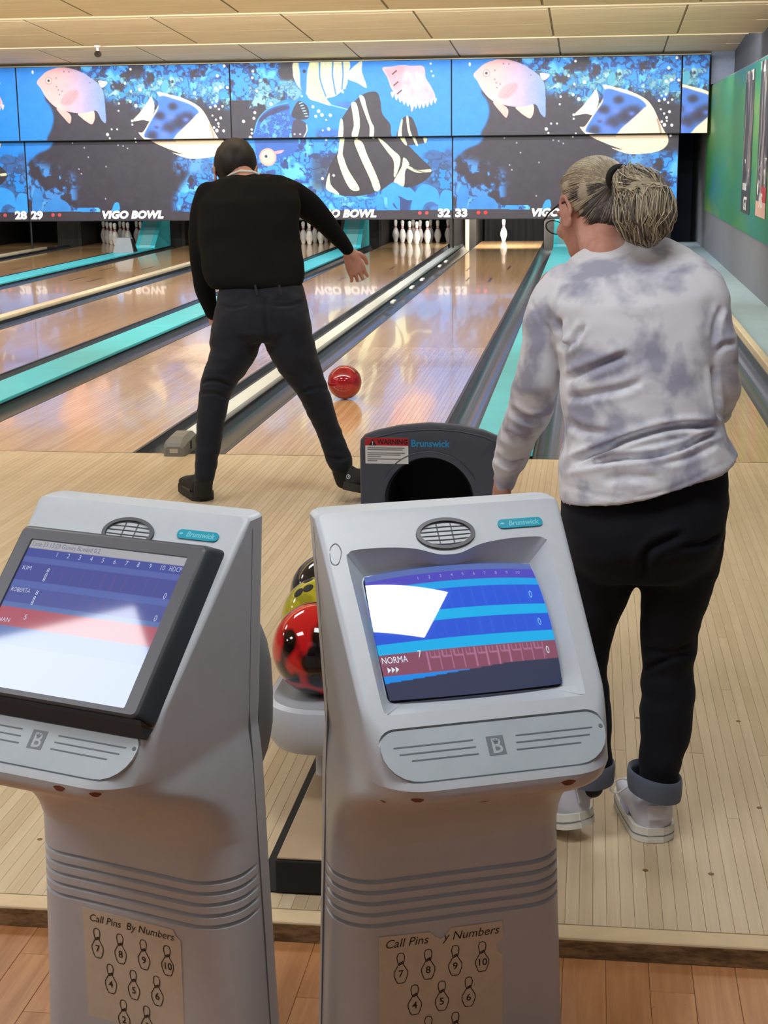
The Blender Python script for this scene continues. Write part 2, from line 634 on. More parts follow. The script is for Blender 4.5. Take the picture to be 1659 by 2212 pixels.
def rail_parts(put, a, b, near):
    mb = MB().bbox(a - 0.030, b + 0.030, 0.16 if near else 0.02, 16.9, 0.020, 0.060, 0.012)
    put(mb, 'bumper_rail', M_rail if near else M_rail_cream, True)
    put(MB().box(a - 0.012, b + 0.012, 0.16, 16.9, -0.02, 0.021), 'rail_foot', M_gutter_dark)
    if near:
        # moulded end housing at the foul line
        cx = (a + b) / 2
        rings = []
        for y, w, h, cut in ((-0.085, 0.044, 0.052, 0.010), (-0.075, 0.056, 0.070, 0.018), (-0.01, 0.062, 0.094, 0.026), (0.13, 0.062, 0.100, 0.024), (0.17, 0.058, 0.092, 0.020), (0.175, 0.050, 0.080, 0.016)):
            rings.append([(cx - w, y, 0.001), (cx - w, y, h - cut), (cx - w + cut, y, h), (cx + w - cut, y, h), (cx + w, y, h - cut), (cx + w, y, 0.001)])
        put(MB().rings(rings), 'end_housing', M_house)
        put(MB().bbox(cx + 0.0600, cx + 0.0635, 0.02, 0.05, 0.02, 0.062, 0.001), 'slot', M_black)
        put(MB().bbox(cx - 0.022, cx + 0.022, -0.0865, -0.082, 0.018, 0.040, 0.002), 'badge', M_alum)
        # hinged plates lying in the left gutter
        mb = MB().bbox(a - 0.110, a - 0.030, 0.30, 0.62, -0.006, 0.004, 0.002)
        put(mb, 'gutter_plate', M_black)
        put(MB().bbox(a - 0.096, a - 0.044, 0.42, 0.61, 0.0042, 0.008, 0.001), 'plate_label', M_white)
        put(MB().bbox(a - 0.096, a - 0.044, 0.325, 0.365, 0.0042, 0.010, 0.002), 'plate_hinge', M_alum)
        for y in (7.6, 9.3, 10.4, 12.6, 13.5):
            put(MB().bbox(a - 0.085, a - 0.045, y, y + 0.22, 0.001, 0.022, 0.004), 'bumper_clip', M_white)
            put(MB().bbox(b + 0.055, b + 0.095, y + 0.5, y + 0.72, 0.001, 0.022, 0.004), 'bumper_clip', M_white)


DIV = {}
for n_, lab in ((33, 'teal capped division with gutters beside the woman, right of lane 33'),
                (31, 'teal capped division with gutters left of the bowling man, between lanes 31 and 32'),
                (29, 'teal capped division with gutters under the grey pedestal at far left'),
                (27, 'teal capped division with gutters furthest left, past lane 28')):
    r_, put, a, b = division(LANE_X[n_] + LW, 'teal', lab)
    ramp_cover(put, a, b, 16.92)
    DIV[n_] = (r_, a, b)
for n_, lab, near in ((32, 'grey gutter division with white bumper rail and grey end housing at the foul line', True),
                      (30, 'grey gutter division with a cream strip running behind the bowling man', False),
                      (28, 'grey gutter division with a cream strip at the far left photo edge', False)):
    r_, put, a, b = division(LANE_X[n_] + LW, 'rail', lab)
    rail_parts(put, a, b, near)
    DIV[n_] = (r_, a, b)
# last gutter beside the wall, its rail and the ledge
x0 = LANE_X[34] + LW
root = empty('lane_division', (x0, 0, -0.115))
tag(root, 'grey gutter with a pale rail running along the blue grey wall ledge', 'lane division', 'strips dividing the lanes')
o = gutter_mesh(x0 + 0.002, x0 + GW, 0.003, 18.08).build('gutter', M_gutter, root); o.location = (-x0, 0, 0.115); autosmooth(o, 40)
o = MB().bbox(x0 + GW, x0 + GW + 0.055, 0.02, 18.08, -0.03, 0.055, 0.008).build('bumper_rail', M_rail_cream, root); o.location = (-x0, 0, 0.115)
led = MB().bbox(x0 + GW + 0.055, WALL_X, 0.003, 18.6, -0.115, 0.012, 0.004).build('floor_ledge', M_ledge)
tag(led, 'pale blue grey ledge between the last gutter and the right wall', kind='structure')

# grey pedestal on the far teal cap
ap_, bp_ = DIV[29][1], DIV[29][2]
mb = MB()
cx, cy = (ap_ + bp_) / 2, 15.85
rings = [[(cx - w, cy - d, z), (cx + w, cy - d, z), (cx + w, cy + d, z), (cx - w, cy + d, z)] for w, d, z in ((0.165, 0.11, 0.0365), (0.16, 0.105, 0.05), (0.11, 0.07, 0.25), (0.10, 0.062, 0.262))]
mb.rings(rings)
ped = mb.build('sensor_pedestal', plain('pedestal_grey', srgb(116, 122, 130), 0.5, 0.06))
tag(ped, 'grey tapered pedestal standing on the far teal strip before lane 29', 'pedestal')
MB().prism([(cx + 0.168, cy - 0.09, 0.05), (cx + 0.117, cy - 0.06, 0.245), (cx + 0.117, cy + 0.06, 0.245), (cx + 0.168, cy + 0.09, 0.05)], (0.003, 0, 0.001)).build('side_plate', M_black, ped)

# ------------------------------------------------------------------ pit
MASK_Y, MASK_B, MASK_M, MASK_T = 16.3, 0.502, 1.745, 2.862
wb = MB().box(-12, 4.2, 20.4, 20.6, -0.3, 3.4).build('wall_back', M_navy)
tag(wb, 'dark navy back wall beyond the pin decks', kind='structure')
pf = MB().box(-12, WALL_X, DECK_END, 20.4, -0.35, -0.12).build('floor_pit', M_black)
tag(pf, 'black pit floor behind the pin decks', kind='structure')
xr = LANE_X[34] + LW + 0.5 * DR
pitname = {33: 'holding the single bright pin', 34: 'beside the green wall', 32: 'holding the full rack right of the man', 31: 'behind the bowling man', 30: 'right of the far teal ramp', 29: 'behind the grey pedestal', 28: 'at the left photo edge', 27: 'beyond the left photo edge'}
for n_, x0 in LANE_X.items():
    cu = MB()
    k = 24
    pts = [(x0 + 0.005 + (LW - 0.01) * i / k, 19.75 + 0.02 * math.sin(i * 1.9)) for i in range(k + 1)]
    cu.rings([[(x, y, z) for x, y in pts] + [(x, y + 0.02, z) for x, y in reversed(pts)] for z in (-0.11, 0.95)])
    c_ = cu.build('pit_curtain', M_pit)
    tag(c_, 'black pit curtain ' + pitname[n_], 'pit curtain', 'pit curtains')
    # pin deck lamp above the deck: a short strip lamp like every pinsetter has
    e = {33: 150, 34: 30, 32: 7, 31: 7, 30: 5, 29: 5, 28: 5, 27: 2}[n_]
    lm_ = empty('pin_deck_lamp', (x0 + LW / 2, 17.35, 0.93))
    tag(lm_, 'strip lamp above the pin deck ' + pitname[n_], 'lamp', 'pin deck lamps')
    MB().bbox(-0.45, 0.45, -0.05, 0.05, 0.0, 0.06, 0.006).build('lamp_body', M_white, lm_)
    for hx in (-0.4, 0.4): MB().tube([(hx, 0, 0.055), (hx, 0, 3.5 - 0.93)], 0.008, 8).build('hanger_rod', M_black, lm_)
    al = area('pin_deck_light', (0, 0, -0.004), (0.85, 0.06), e, (1, 0.97, 0.9), (0, 0.75, -0.66), 150)
    al.parent = lm_
kicks = []
for n_ in (27, 28, 29, 30, 31, 32, 33, 34):
    xa = LANE_X[n_] + LW
    w = DT if n_ % 2 else DR
    if n_ == 34: w = 0.30
    k_ = MB().box(xa + 0.03, xa + w - 0.03, 18.22, 20.3, -0.12, 1.6).build('kickback', M_kick)
    tag(k_, {27: 'dark kickback panel beyond the left photo edge', 28: 'dark kickback panel at the left photo edge', 29: 'dark kickback panel beside the far teal ramp', 30: 'dark kickback panel hidden behind the bowling man', 31: 'dark kickback panel behind the nearer teal ramp', 32: 'dark kickback panel with a worn pale post left of the single pin', 33: 'dark kickback panel right of the single bright pin', 34: 'dark kickback panel at the right wall end'}[n_], 'kickback', 'kickbacks of the pinsetters')
    if n_ in (32, 34):
        MB().bbox(xa + (0.30 if n_ == 32 else 0.02), xa + (0.36 if n_ == 32 else 0.08), 18.10, 18.218, -0.1, 1.5, 0.006).build('kickback_post', M_post, k_)
    else:
        MB().bbox(xa + w - 0.10, xa + w - 0.03, 18.16, 18.218, -0.1, 1.5, 0.006).build('kickback_post', M_kick, k_)
# rods that carry the masking frames
for x, nm in ((LANE_X[28] + LW + DR / 2, 'at the left photo edge below the fish panels'), (LANE_X[32] + LW + DR / 2, 'between the full rack and the single pin')):
    o = MB().tube([(x, MASK_Y + 0.06, 0.062), (x, MASK_Y + 0.06, MASK_B)], 0.016, 10).build('mask_leg', M_black)
    tag(o, 'thin black leg ' + nm, 'leg', 'legs of the masking panels')

# ------------------------------------------------------------------ right wall
wr = MB().box(WALL_X, WALL_X + 0.14, -13, 20.4, -0.16, 2.45).build('wall_right', M_wall)
tag(wr, 'slate grey right wall', kind='structure')
wu = MB().box(3.92, 4.05, -13, 20.4, 2.45, 3.6).box(WALL_X + 0.14, 3.92, -13, 20.4, 2.35, 2.45).build('wall_right_upper', M_wall_up)
tag(wu, 'set back slate grey upper part of the right wall', kind='structure')
pc = MB().box(WALL_X - 0.03, 3.92, 16.22, 16.5, 2.45, 2.95).build('trim_2', plain('pier_blue_grey', srgb(120, 130, 150), 0.8))
tag(pc, 'blue grey pier above the end of the right wall', kind='structure')


def nz2(shape, cells, seed, octaves=4, rough=0.55):
    """fractal value noise, 0..1, on a 2d grid"""
    r = np.random.default_rng(seed)
    H, W_ = shape
    out = np.zeros(shape)
    amp, tot = 1.0, 0.0
    cy, cx = cells
    for _ in range(octaves):
        g = r.random((int(cy) + 3, int(cx) + 3))
        y = np.linspace(0, cy, H)[:, None]
        x = np.linspace(0, cx, W_)[None, :]
        yi, xi = y.astype(int), x.astype(int)
        fy, fx = y - yi, x - xi
        fy, fx = fy * fy * (3 - 2 * fy), fx * fx * (3 - 2 * fx)
        a = g[yi, xi] * (1 - fx) + g[yi, xi + 1] * fx
        b = g[yi + 1, xi] * (1 - fx) + g[yi + 1, xi + 1] * fx
        out += amp * (a * (1 - fy) + b * fy)
        tot += amp
        amp *= rough
        cy, cx = cy * 2, cx * 2
    return out / tot


def lin(c):
    c = np.asarray(c, float) / 255.0
    return np.where(c <= 0.04045, c / 12.92, ((c + 0.055) / 1.055) ** 2.4)


def printed_panel(name, img, place, mat, parent=None, back=None):
    """img: HxWx3 sRGB 0..255 print, row 0 on top. place(u,v)->point of the face (v down); back: thickness vector"""
    H, W_, _ = img.shape
    u = np.linspace(0, 1, W_)
    v = np.linspace(0, 1, H)
    P00, P10, P01 = (np.array(place(a, b), float) for a, b in ((0, 0), (1, 0), (0, 1)))
    pts = P00[None, None] + u[None, :, None] * (P10 - P00) + v[:, None, None] * (P01 - P00)
    n = H * W_
    idx = np.arange(n).reshape(H, W_)
    q = np.stack([idx[:-1, :-1], idx[1:, :-1], idx[1:, 1:], idx[:-1, 1:]], -1).reshape(-1, 4)
    back = np.array(back, float)
    cor = np.array([P00, P10, P10 + P01 - P00, P01])
    vs = np.vstack([pts.reshape(-1, 3), cor + back, cor])
    faces = q.tolist()
    e = [n, n + 1, n + 2, n + 3]
    f = [n + 4, n + 5, n + 6, n + 7]
    faces += [[e[0], e[1], e[2], e[3]], [f[0], f[1], e[1], e[0]], [f[1], f[2], e[2], e[1]], [f[2], f[3], e[3], e[2]], [f[3], f[0], e[0], e[3]]]
    me = bpy.data.meshes.new(name)
    me.from_pydata(vs.tolist(), [], faces)
    ca = me.color_attributes.new('print', 'FLOAT_COLOR', 'POINT')
    cols = np.ones((len(vs), 4), np.float32)
    cols[:n, :3] = lin(img).reshape(-1, 3)
    cols[n:, :3] = 0.01
    ca.data.foreach_set('color', cols.ravel())
    return link(name, me, mat, parent)


def print_mat(name, rough=0.45):
    m = NT(name)
    m.set(rough=rough)
    a = m.n('ShaderNodeVertexColor')
    a.layer_name = 'print'
    m.col(a.outputs[0])
    return m.mat


M_print = print_mat('printed_panel', 0.5)
H_, W_ = 60, 200
n1, n2 = nz2((H_, W_), (3, 6), 5, 3), nz2((H_, W_), (2.5, 5), 9, 3)
g = np.zeros((H_, W_, 3))
a_ = np.clip((n1 - 0.45) / 0.3, 0, 1)
b_ = np.clip((n2 - 0.45) / 0.3, 0, 1)
g[..., 0] = 34 + 58 * a_
g[..., 1] = 122 + 18 * a_ - 6 * b_
g[..., 2] = 78 + 62 * b_ * (1 - a_)
gb = printed_panel('wall_mural_board', g, lambda u, v: (WALL_X - 0.018, 16.9 - 12.4 * u, 2.43 - 1.83 * v), M_print, back=(0.0175, 0, 0))
tag(gb, 'large green airbrushed board on the right wall', 'mural board')


def poster(y0, y1, z0, z1, seed, label, words, red):
    H, W_ = 220, 60
    n = nz2((H, W_), (10, 6), seed, 4)
    s_ = nz2((H, W_), (3, 14), seed + 1, 3)
    im = np.zeros((H, W_, 3)) + np.array((44, 46, 54))
    st = np.clip((s_ - 0.52) / 0.1, 0, 1)[..., None]
    im = im * (1 - st) + np.array((132, 128, 126)) * st
    vv = np.linspace(0, 1, H)[:, None]
    hi = (np.clip((n - 0.58) / 0.1, 0, 1) * ((vv > 0.62) & (vv < 0.86) | (vv < 0.07)))[..., None]
    im = im * (1 - hi) + np.array((220, 222, 224)) * hi
    if red:
        im[int(H * 0.80):int(H * 0.9), W_ // 2:] = (170, 50, 50)
        im[int(H * 0.9):] = (196, 160, 150)
    else:
        im[int(H * 0.70):int(H * 0.80)] *= 0.8
        im[int(H * 0.80):] = (52, 58, 64)
        im[int(H * 0.79):int(H * 0.84), 8:34] = (190, 192, 194)
    o = printed_panel('wall_poster', im, lambda u, v: (WALL_X - 0.026, y0 + (y1 - y0) * u, z1 - (z1 - z0) * v), M_print, back=(0.0075, 0, 0))
    tag(o, label, 'poster', 'tall posters on the green board')
    Mx = Matrix(((0, 0, -1, WALL_X - 0.0275), (-1, 0, 0, (y0 + y1) / 2), (0, 1, 0, z0 + 0.10 + (0.06 if red else 0)), (0, 0, 0, 1)))
    text('poster_lettering', words, 0.20, Mx, M_white, o, bold=0.006, xs=1.4)
    return o


poster(10.75, 9.78, 0.815, 2.365, 21, 'tall dark poster on the green board, nearer the fish murals', 'GT', False)
poster(9.10, 8.15, 0.84, 2.40, 31, 'tall dark poster with a red patch at its foot, at the photo edge', 'NS', True)

# ------------------------------------------------------------------ ceiling
LIP, CDROP, CX1 = 2.892, 0.30, 3.74
edges = (-0.5, 3.75, 8.0, 12.25, 16.45)
JX, TW = 1.37, 1.51
ce = MB().box(-12, 4.05, 3.0 - 16, -0.5, LIP + 0.001, LIP + 0.16).build('ceiling', plain('concourse_ceiling', srgb(214, 200, 172), 0.85, 0.04))
tag(ce, 'flat cream ceiling above the seating area and approach', kind='structure')
top = MB().box(-12, 4.05, -0.5, 20.6, 3.5, 3.6).build('ceiling_deck', M_black)
tag(top, 'black roof deck above the tiled ceiling steps', kind='structure')
tile_mesh = None
for i in range(4):
    y0, y1 = edges[i] + 0.05, edges[i + 1]
    sl = CDROP / (y1 - y0)
    ang = -math.atan(sl)
    zf = LIP
    back = MB()
    za, zb = LIP + CDROP + 0.02, LIP + 0.02
    back.add([(-12, y0, za), (CX1, y0, za), (CX1, y1, zb), (-12, y1, zb), (-12, y0, za + 0.03), (CX1, y0, za + 0.03), (CX1, y1, zb + 0.03), (-12, y1, zb + 0.03)],
             [(0, 1, 2, 3), (7, 6, 5, 4), (0, 4, 5, 1), (1, 5, 6, 2), (2, 6, 7, 3), (3, 7, 4, 0)])
    bo = back.build('ceiling_step', M_grid)
    tag(bo, ['tiled ceiling step over the heads of the lanes', 'tiled ceiling step over the middle of the lanes', 'tiled ceiling step in the middle of the picture top', 'tiled ceiling step right above the fish murals'][i], kind='structure')
    # lip board that closes the step and hides the strip lamp
    MB().box(-12, CX1, y1, y1 + 0.02, LIP - 0.004, LIP + CDROP + 0.2).build('lip_board', M_tile, bo)
    rows = 4
    rl = (y1 - y0) / rows
    for r_ in range(rows):
        for k_ in range(-8 if i else -8, 3):
            xa = JX + k_ * TW
            xb = min(xa + TW, CX1 + 0.0)
            if i < 1 and (k_ % 2 == 0 or r_ % 2): 
                pass
            if xa < -11.9: continue
            w = xb - xa
            key = ('tile', round(w, 2), i)
            if key not in me_cache:
                me_cache[key] = MB().bbox(0.013, w - 0.013, 0.004, rl - 0.004, -0.010, 0.0, 0.003).mesh('ceiling_tile')
            o = link('ceiling_tile', me_cache[key], M_tile, bo)
            o.location = (xa, y0 + r_ * rl, za - 0.001 - sl * r_ * rl)
            o.rotation_euler = (ang, 0, 0)

# small dome camera under the ceiling
P = at(211, 110, 12.19)
sc = empty('security_camera', (P.x, 12.19, LIP + 0.012))
tag(sc, 'small white and black camera hanging under the ceiling at upper left', 'camera')
MB().lathe([(0.045, 0.0), (0.045, -0.02), (0.02, -0.03), (0.014, -0.085)], 18).build('mount', M_white, sc)
MB().sphere((0, 0, -0.105), (0.048, 0.048, 0.042), 20, 12).build('housing', plain('camera_dark', srgb(60, 52, 44), 0.4), sc, True)
MB().tube([(0, -0.042, -0.108), (0, -0.056, -0.112)], 0.022, 16).build('lens', M_black, sc)

# ------------------------------------------------------------------ the rest of the hall and its lamps
wl = MB().box(-12.2, -12, -13, 20.6, -0.3, 3.6).build('wall_left', M_conc_wall)
tag(wl, 'far left wall of the hall', kind='structure')
wk = MB().box(-12.2, 4.1, -13.2, -13, -0.3, 3.6).build('wall_behind', M_conc_wall)
tag(wk, 'concourse wall behind the seating area', kind='structure')


def glow(name, c, s_):
    m = NT(name)
    m.set(col=(0.8, 0.8, 0.8, 1), em=c, es=s_, rough=0.6)
    return m.mat


M_diff = glow('lamp_diffuser', (0.94, 0.975, 1.0, 1), 14.5)
k_ = 0
TROFF = [(-0.96, -6.05), (1.69, -5.73), (-3.9, -6.05), (-7.2, -5.75), (0.7, -10.2), (-0.9, -2.3), (2.2, -2.3), (-4.1, -2.3), (-7.4, -2.3)]  # the lamp behind the consoles is added to raise the front fill
for x, y in TROFF:
    t_ = empty('ceiling_light', (x, y, LIP))
    tag(t_, 'recessed rectangular ceiling light %s' % ['over the left console', 'over the right console', 'left of the consoles', 'far left of the consoles', 'added behind the consoles as front fill', 'over the approach near the man', 'over the approach near the woman', 'over the left approach', 'over the far left approach'][k_], 'ceiling light', 'recessed ceiling lights')
    k_ += 1
    MB().box(-0.64, 0.64, -0.34, -0.30, -0.012, 0.0).box(-0.64, 0.64, 0.30, 0.34, -0.012, 0.0).box(-0.64, -0.60, -0.30, 0.30, -0.012, 0.0).box(0.60, 0.64, -0.30, 0.30, -0.012, 0.0).build('frame', M_white, t_)
    MB().box(-0.60, 0.60, -0.30, 0.30, -0.006, -0.001).build('diffuser', M_diff, t_)
# ------------------------------------------------------------------ printed masking panels above the pin decks
class Canvas:
    def __init__(s, x0, x1, y0, y1, W, H, tilt):
        s.W, s.H = W, H
        u = np.linspace(x0, x1, W)
        v = np.linspace(y0, y1, H)
        s.X, s.Y = np.meshgrid(u, v)
        s.Y = s.Y + tilt * (s.X - x0)          # undo the tilt of the tracing
        s.dx = (x1 - x0) / W
        s.img = np.zeros((H, W, 3))

    def mask(s, pts, feather=0):
        P = np.asarray(pts, float)
        acc = np.zeros_like(s.X)
        for ox, oy in ((-.25, -.25), (.25, -.25), (-.25, .25), (.25, .25)):
            X, Y = s.X + ox * s.dx, s.Y + oy * s.dx
            c = np.zeros(X.shape, bool)
            for i in range(len(P)):
                xa, ya = P[i - 1]
                xb, yb = P[i]
                if ya == yb: continue
                cond = ((ya > Y) != (yb > Y)) & (X < (xb - xa) * (Y - ya) / (yb - ya) + xa)
                c ^= cond
            acc += c
        acc /= 4
        return s.blur(acc, feather) if feather else acc

    def blur(s, a, r):
        k = np.exp(-0.5 * (np.arange(-3 * r, 3 * r + 1) / r) ** 2)
        k /= k.sum()
        p = len(k) // 2
        a = np.apply_along_axis(lambda m_: np.convolve(np.pad(m_, p, 'edge'), k, 'valid'), 1, a)
        return np.apply_along_axis(lambda m_: np.convolve(np.pad(m_, p, 'edge'), k, 'valid'), 0, a)

    def lay(s, m_, c, a=1.0):
        m_ = (m_ * a)[..., None]
        s.img = s.img * (1 - m_) + np.asarray(c, float) * m_

    def poly(s, pts, c, a=1.0, feather=0, smooth=True):
        if smooth: pts = smooth_closed(pts, 6)
        m_ = s.mask(pts, feather)
        s.lay(m_, c, a)
        return m_

    def dot(s, x, y, r, c, a=1.0, ry=None):
        d = np.sqrt(((s.X - x) / r) ** 2 + ((s.Y - y) / (ry or r)) ** 2)
        s.lay(np.clip((1 - d) * r / s.dx + 0.5, 0, 1), c, a)

    def line(s, pts, w, c, a=1.0):
        P = smooth_open(pts, 5)
        d = np.full(s.X.shape, 1e9)
        for i in range(len(P) - 1):
            ax, ay = P[i]
            bx, by = P[i + 1]
            L = (bx - ax) ** 2 + (by - ay) ** 2 + 1e-9
            t = np.clip(((s.X - ax) * (bx - ax) + (s.Y - ay) * (by - ay)) / L, 0, 1)
            d = np.minimum(d, np.hypot(s.X - ax - t * (bx - ax), s.Y - ay - t * (by - ay)))
        s.lay(np.clip((w / 2 - d) / s.dx + 0.5, 0, 1), c, a)

    def coral(s, m_, seed, cells=26, th=0.5, cols=((24, 78, 168), (38, 140, 232), (110, 200, 240))):
        n = nz2((s.H, s.W), (cells * s.H / s.W, cells), seed, 4, 0.6)
        r_ = nz2((s.H, s.W), (cells * 0.8 * s.H / s.W, cells * 0.8), seed + 3, 3, 0.55)
        hol = np.abs(r_ - 0.5)
        a = np.clip((n - th) / 0.03, 0, 1) * np.clip((hol - 0.018) / 0.02, 0, 1)
        s.lay(m_ * np.clip((n - th + 0.08) / 0.03, 0, 1), cols[0], 0.75)
        s.lay(m_ * a, cols[1])
        s.lay(m_ * a * np.clip((r_ - 0.60) / 0.08, 0, 1), cols[2], 0.7)


DARK, WATER, CREAM = (43, 38, 55), (16, 128, 226), (248, 232, 200)
PNK = (236, 172, 176)


def grain(cv, seed, amp=7):
    r = np.random.default_rng(seed)
    cv.img = np.clip(cv.img + r.normal(0, amp * 0.4, cv.img.shape) + (nz2((cv.H, cv.W), (12, 30), seed, 3)[..., None] - 0.5) * amp * 2, 0, 255)


def mural_A(part):
    up = part == 'up'
    cv = Canvas(18, 1460, 64 if up else 542, 530 if up else 1050, 492, 158 if up else 172, -0.0105 if up else -0.007)
    cv.img[:] = DARK
    X, Y = cv.X, cv.Y
    if up:
        rock = cv.blur(((X > 430) & (Y < 300 + 40 * np.sin(X / 120.0) - (X < 620) * 120 + (X > 1280) * 40)).astype(float), 5)
        cv.coral(rock, 11, 24, 0.47)
        cv.coral(rock * (Y > 130), 41, 34, 0.56, ((60, 120, 140), (110, 170, 190), (180, 210, 215)))
        cv.coral(rock * (X > 1100) * (Y < 260), 17, 30, 0.52)
        cv.poly([(0, 40), (330, 40), (250, 120), (205, 250), (240, 310), (258, 380), (240, 450), (205, 510), (190, 560), (0, 560)], WATER, 1, 2)
        cv.poly([(1010, 160), (1040, 145), (1055, 180), (1030, 225), (1005, 215)], (70, 160, 190))
    else:
        cv.poly([(0, 500), (205, 520), (190, 580), (110, 615), (60, 650), (0, 690)], (26, 128, 224), 1, 2)
        lo = cv.blur((((X < 350) & (Y > 640 + X * 0.35) & (Y < 992)) * 1.0), 7)
        cv.coral(lo, 23, 22, 0.52, ((40, 84, 150), (58, 130, 208), (90, 170, 230)))
        for q in (((40, 990), (55, 860), (90, 840), (120, 880), (100, 990)), ((120, 990), (150, 930), (210, 900), (290, 930), (300, 990))):
            cv.poly(q, (44, 126, 206))
        ri = cv.blur((((X > 1040) & (Y > 640) & (Y < 990) & (Y > 900 - (X - 1040) * 1.3)) * 1.0), 6)
        cv.coral(ri, 29, 24, 0.44)
        cv.coral(cv.blur(((X > 1050) & (X < 1290) & (Y > 640) & (Y < 740)) * 1.0, 5), 30, 26, 0.46, ((50, 90, 160), (60, 120, 190), (90, 160, 220)))
        cv.poly([(600, 985), (620, 935), (650, 930), (655, 975), (630, 990)], (40, 150, 235))
        cv.coral(((X > 330) & (X < 520) & (Y > 962) & (Y < 992)) * 1.0, 33, 30, 0.40)
        for x, y in ((350, 550), (455, 640), (385, 715), (400, 745), (430, 580), (560, 905), (665, 565), (700, 570), (730, 585), (575, 700)):
            cv.dot(x, y, 5, (190, 196, 214), 0.8)
    # pink damsel fish
    body = [(155, 158), (185, 122), (230, 88), (300, 66), (370, 66), (450, 88), (520, 125), (575, 165), (603, 205), (613, 260), (616, 340), (614, 414), (585, 395), (560, 345), (535, 338), (480, 350), (420, 352), (330, 335), (270, 310), (215, 255), (180, 195)]
    if up:
        cv.poly([(578, 150), (638, 160), (600, 192)], (246, 220, 206))
        cv.poly([(280, 322), (345, 340), (378, 372), (366, 418), (330, 385)], (240, 170, 165))
        cv.poly([(425, 356), (470, 345), (532, 335), (541, 380), (520, 422), (480, 405), (445, 378)], (244, 186, 178))
        m_ = cv.mask(smooth_closed(body, 6))
        t = np.clip((X - 300) / 300, 0, 1)[..., None]
        col = np.array((240, 176, 178)) * (1 - t) + np.array((120, 150, 214)) * t
        b_ = np.clip((Y - 180) / 200, 0, 1)[..., None] * np.clip((420 - X) / 200, 0, 1)[..., None]
        col = col * (1 - 0.5 * b_) + np.array((226, 206, 204)) * 0.5 * b_
        cv.img = cv.img * (1 - m_[..., None]) + col * m_[..., None]
        cv.poly([(310, 285), (350, 225), (425, 205), (438, 240), (395, 290), (345, 302)], (206, 150, 160), 0.8, 1)
        cv.line([(345, 295), (425, 210)], 4, (170, 120, 135), 0.6)
        cv.line([(365, 298), (432, 225)], 4, (170, 120, 135), 0.6)
        for x, y in ((290, 130), (325, 214), (306, 235), (290, 185), (380, 92), (430, 75), (300, 205), (345, 90), (520, 160)):
            cv.dot(x, y, 5, (130, 90, 120), 0.8)
        cv.dot(237, 147, 22, (150, 110, 110))
        cv.dot(237, 147, 18, (238, 208, 204))
        cv.dot(237, 147, 9, (70, 50, 60))
        cv.dot(131, 92, 7, (236, 246, 250), 1, 12)
    # butterfly fish (runs over the join of the two panels)
    if up:
        cv.poly([(932, 252), (950, 315), (920, 398), (868, 396), (800, 402), (850, 350), (900, 290)], (250, 228, 202))
    cv.poly([(975, 220), (1060, 238), (1150, 262), (1245, 308), (1295, 365), (1335, 445), (1365, 498), (1393, 545), (1392, 592), (1345, 630), (1250, 648), (1140, 648), (1035, 612), (1110, 625), (1000, 585), (900, 540), (835, 478), (868, 470), (925, 385), (968, 320), (990, 260)], (250, 226, 196))
    if up:
        m_ = cv.poly([(992, 246), (1100, 268), (1200, 302), (1250, 345), (1228, 368), (1160, 430), (1100, 482), (1050, 524), (900, 512), (872, 490), (925, 400), (972, 330)], (58, 116, 210), 1, 1)
        for x, y, r_ in ((1075, 312, 34), (985, 372, 40), (1110, 410, 60), (1040, 450, 50), (930, 495, 42), (1170, 385, 55), (960, 440, 16)):
            d = np.exp(-(((X - x) / r_) ** 2 + ((Y - y) / (r_ * 0.75)) ** 2) ** 1.5)
            cv.lay(d * m_, (40, 38, 66), 0.95)
        for x, y, r_ in ((1058, 378, 30), (965, 420, 34), (1010, 490, 40), (1160, 395, 22)):
            d = np.exp(-((X - x) / r_) ** 2 - ((Y - y) / (r_ * 0.7)) ** 2)
            cv.lay(d * m_, (84, 120, 228), 0.9)
        cv.line([(1320, 430), (1335, 470), (1345, 510)], 12, (120, 90, 80), 0.6)
        bub = ((800, 78, 8), (758, 166, 8), (858, 205, 11), (795, 216, 7), (788, 280, 9), (825, 306, 11), (710, 292, 7), (705, 338, 6), (795, 402, 8), (795, 426, 6), (622, 488, 10), (652, 455, 6), (690, 455, 6), (636, 512, 6), (1430, 62, 9), (1382, 122, 9), (1400, 193, 10), (1368, 202, 9), (1447, 195, 9), (1328, 318, 8), (1362, 310, 9), (1342, 288, 6), (1370, 280, 8), (1385, 330, 7), (1410, 312, 7), (1395, 385, 9), (1362, 396, 7), (1340, 370, 6), (1378, 420, 8), (1348, 445, 8), (1366, 464, 11), (1412, 466, 9), (1380, 440, 6), (810, 515, 5))
        for x, y, r_ in bub: cv.dot(x, y, r_, (244, 248, 250))
    else:
        cv.lay(((X > 900) & (X < 1065) & (Y < 548)) * 1.0, (96, 92, 108), 0.35)
        for x, y, r_ in ((1410, 540, 8), (790, 545, 5)): cv.dot(x, y, r_, (240, 244, 248))
        cv.lay((Y > 988) * 1.0, (45, 40, 54))
    grain(cv, 3 if up else 4)
    return cv.img


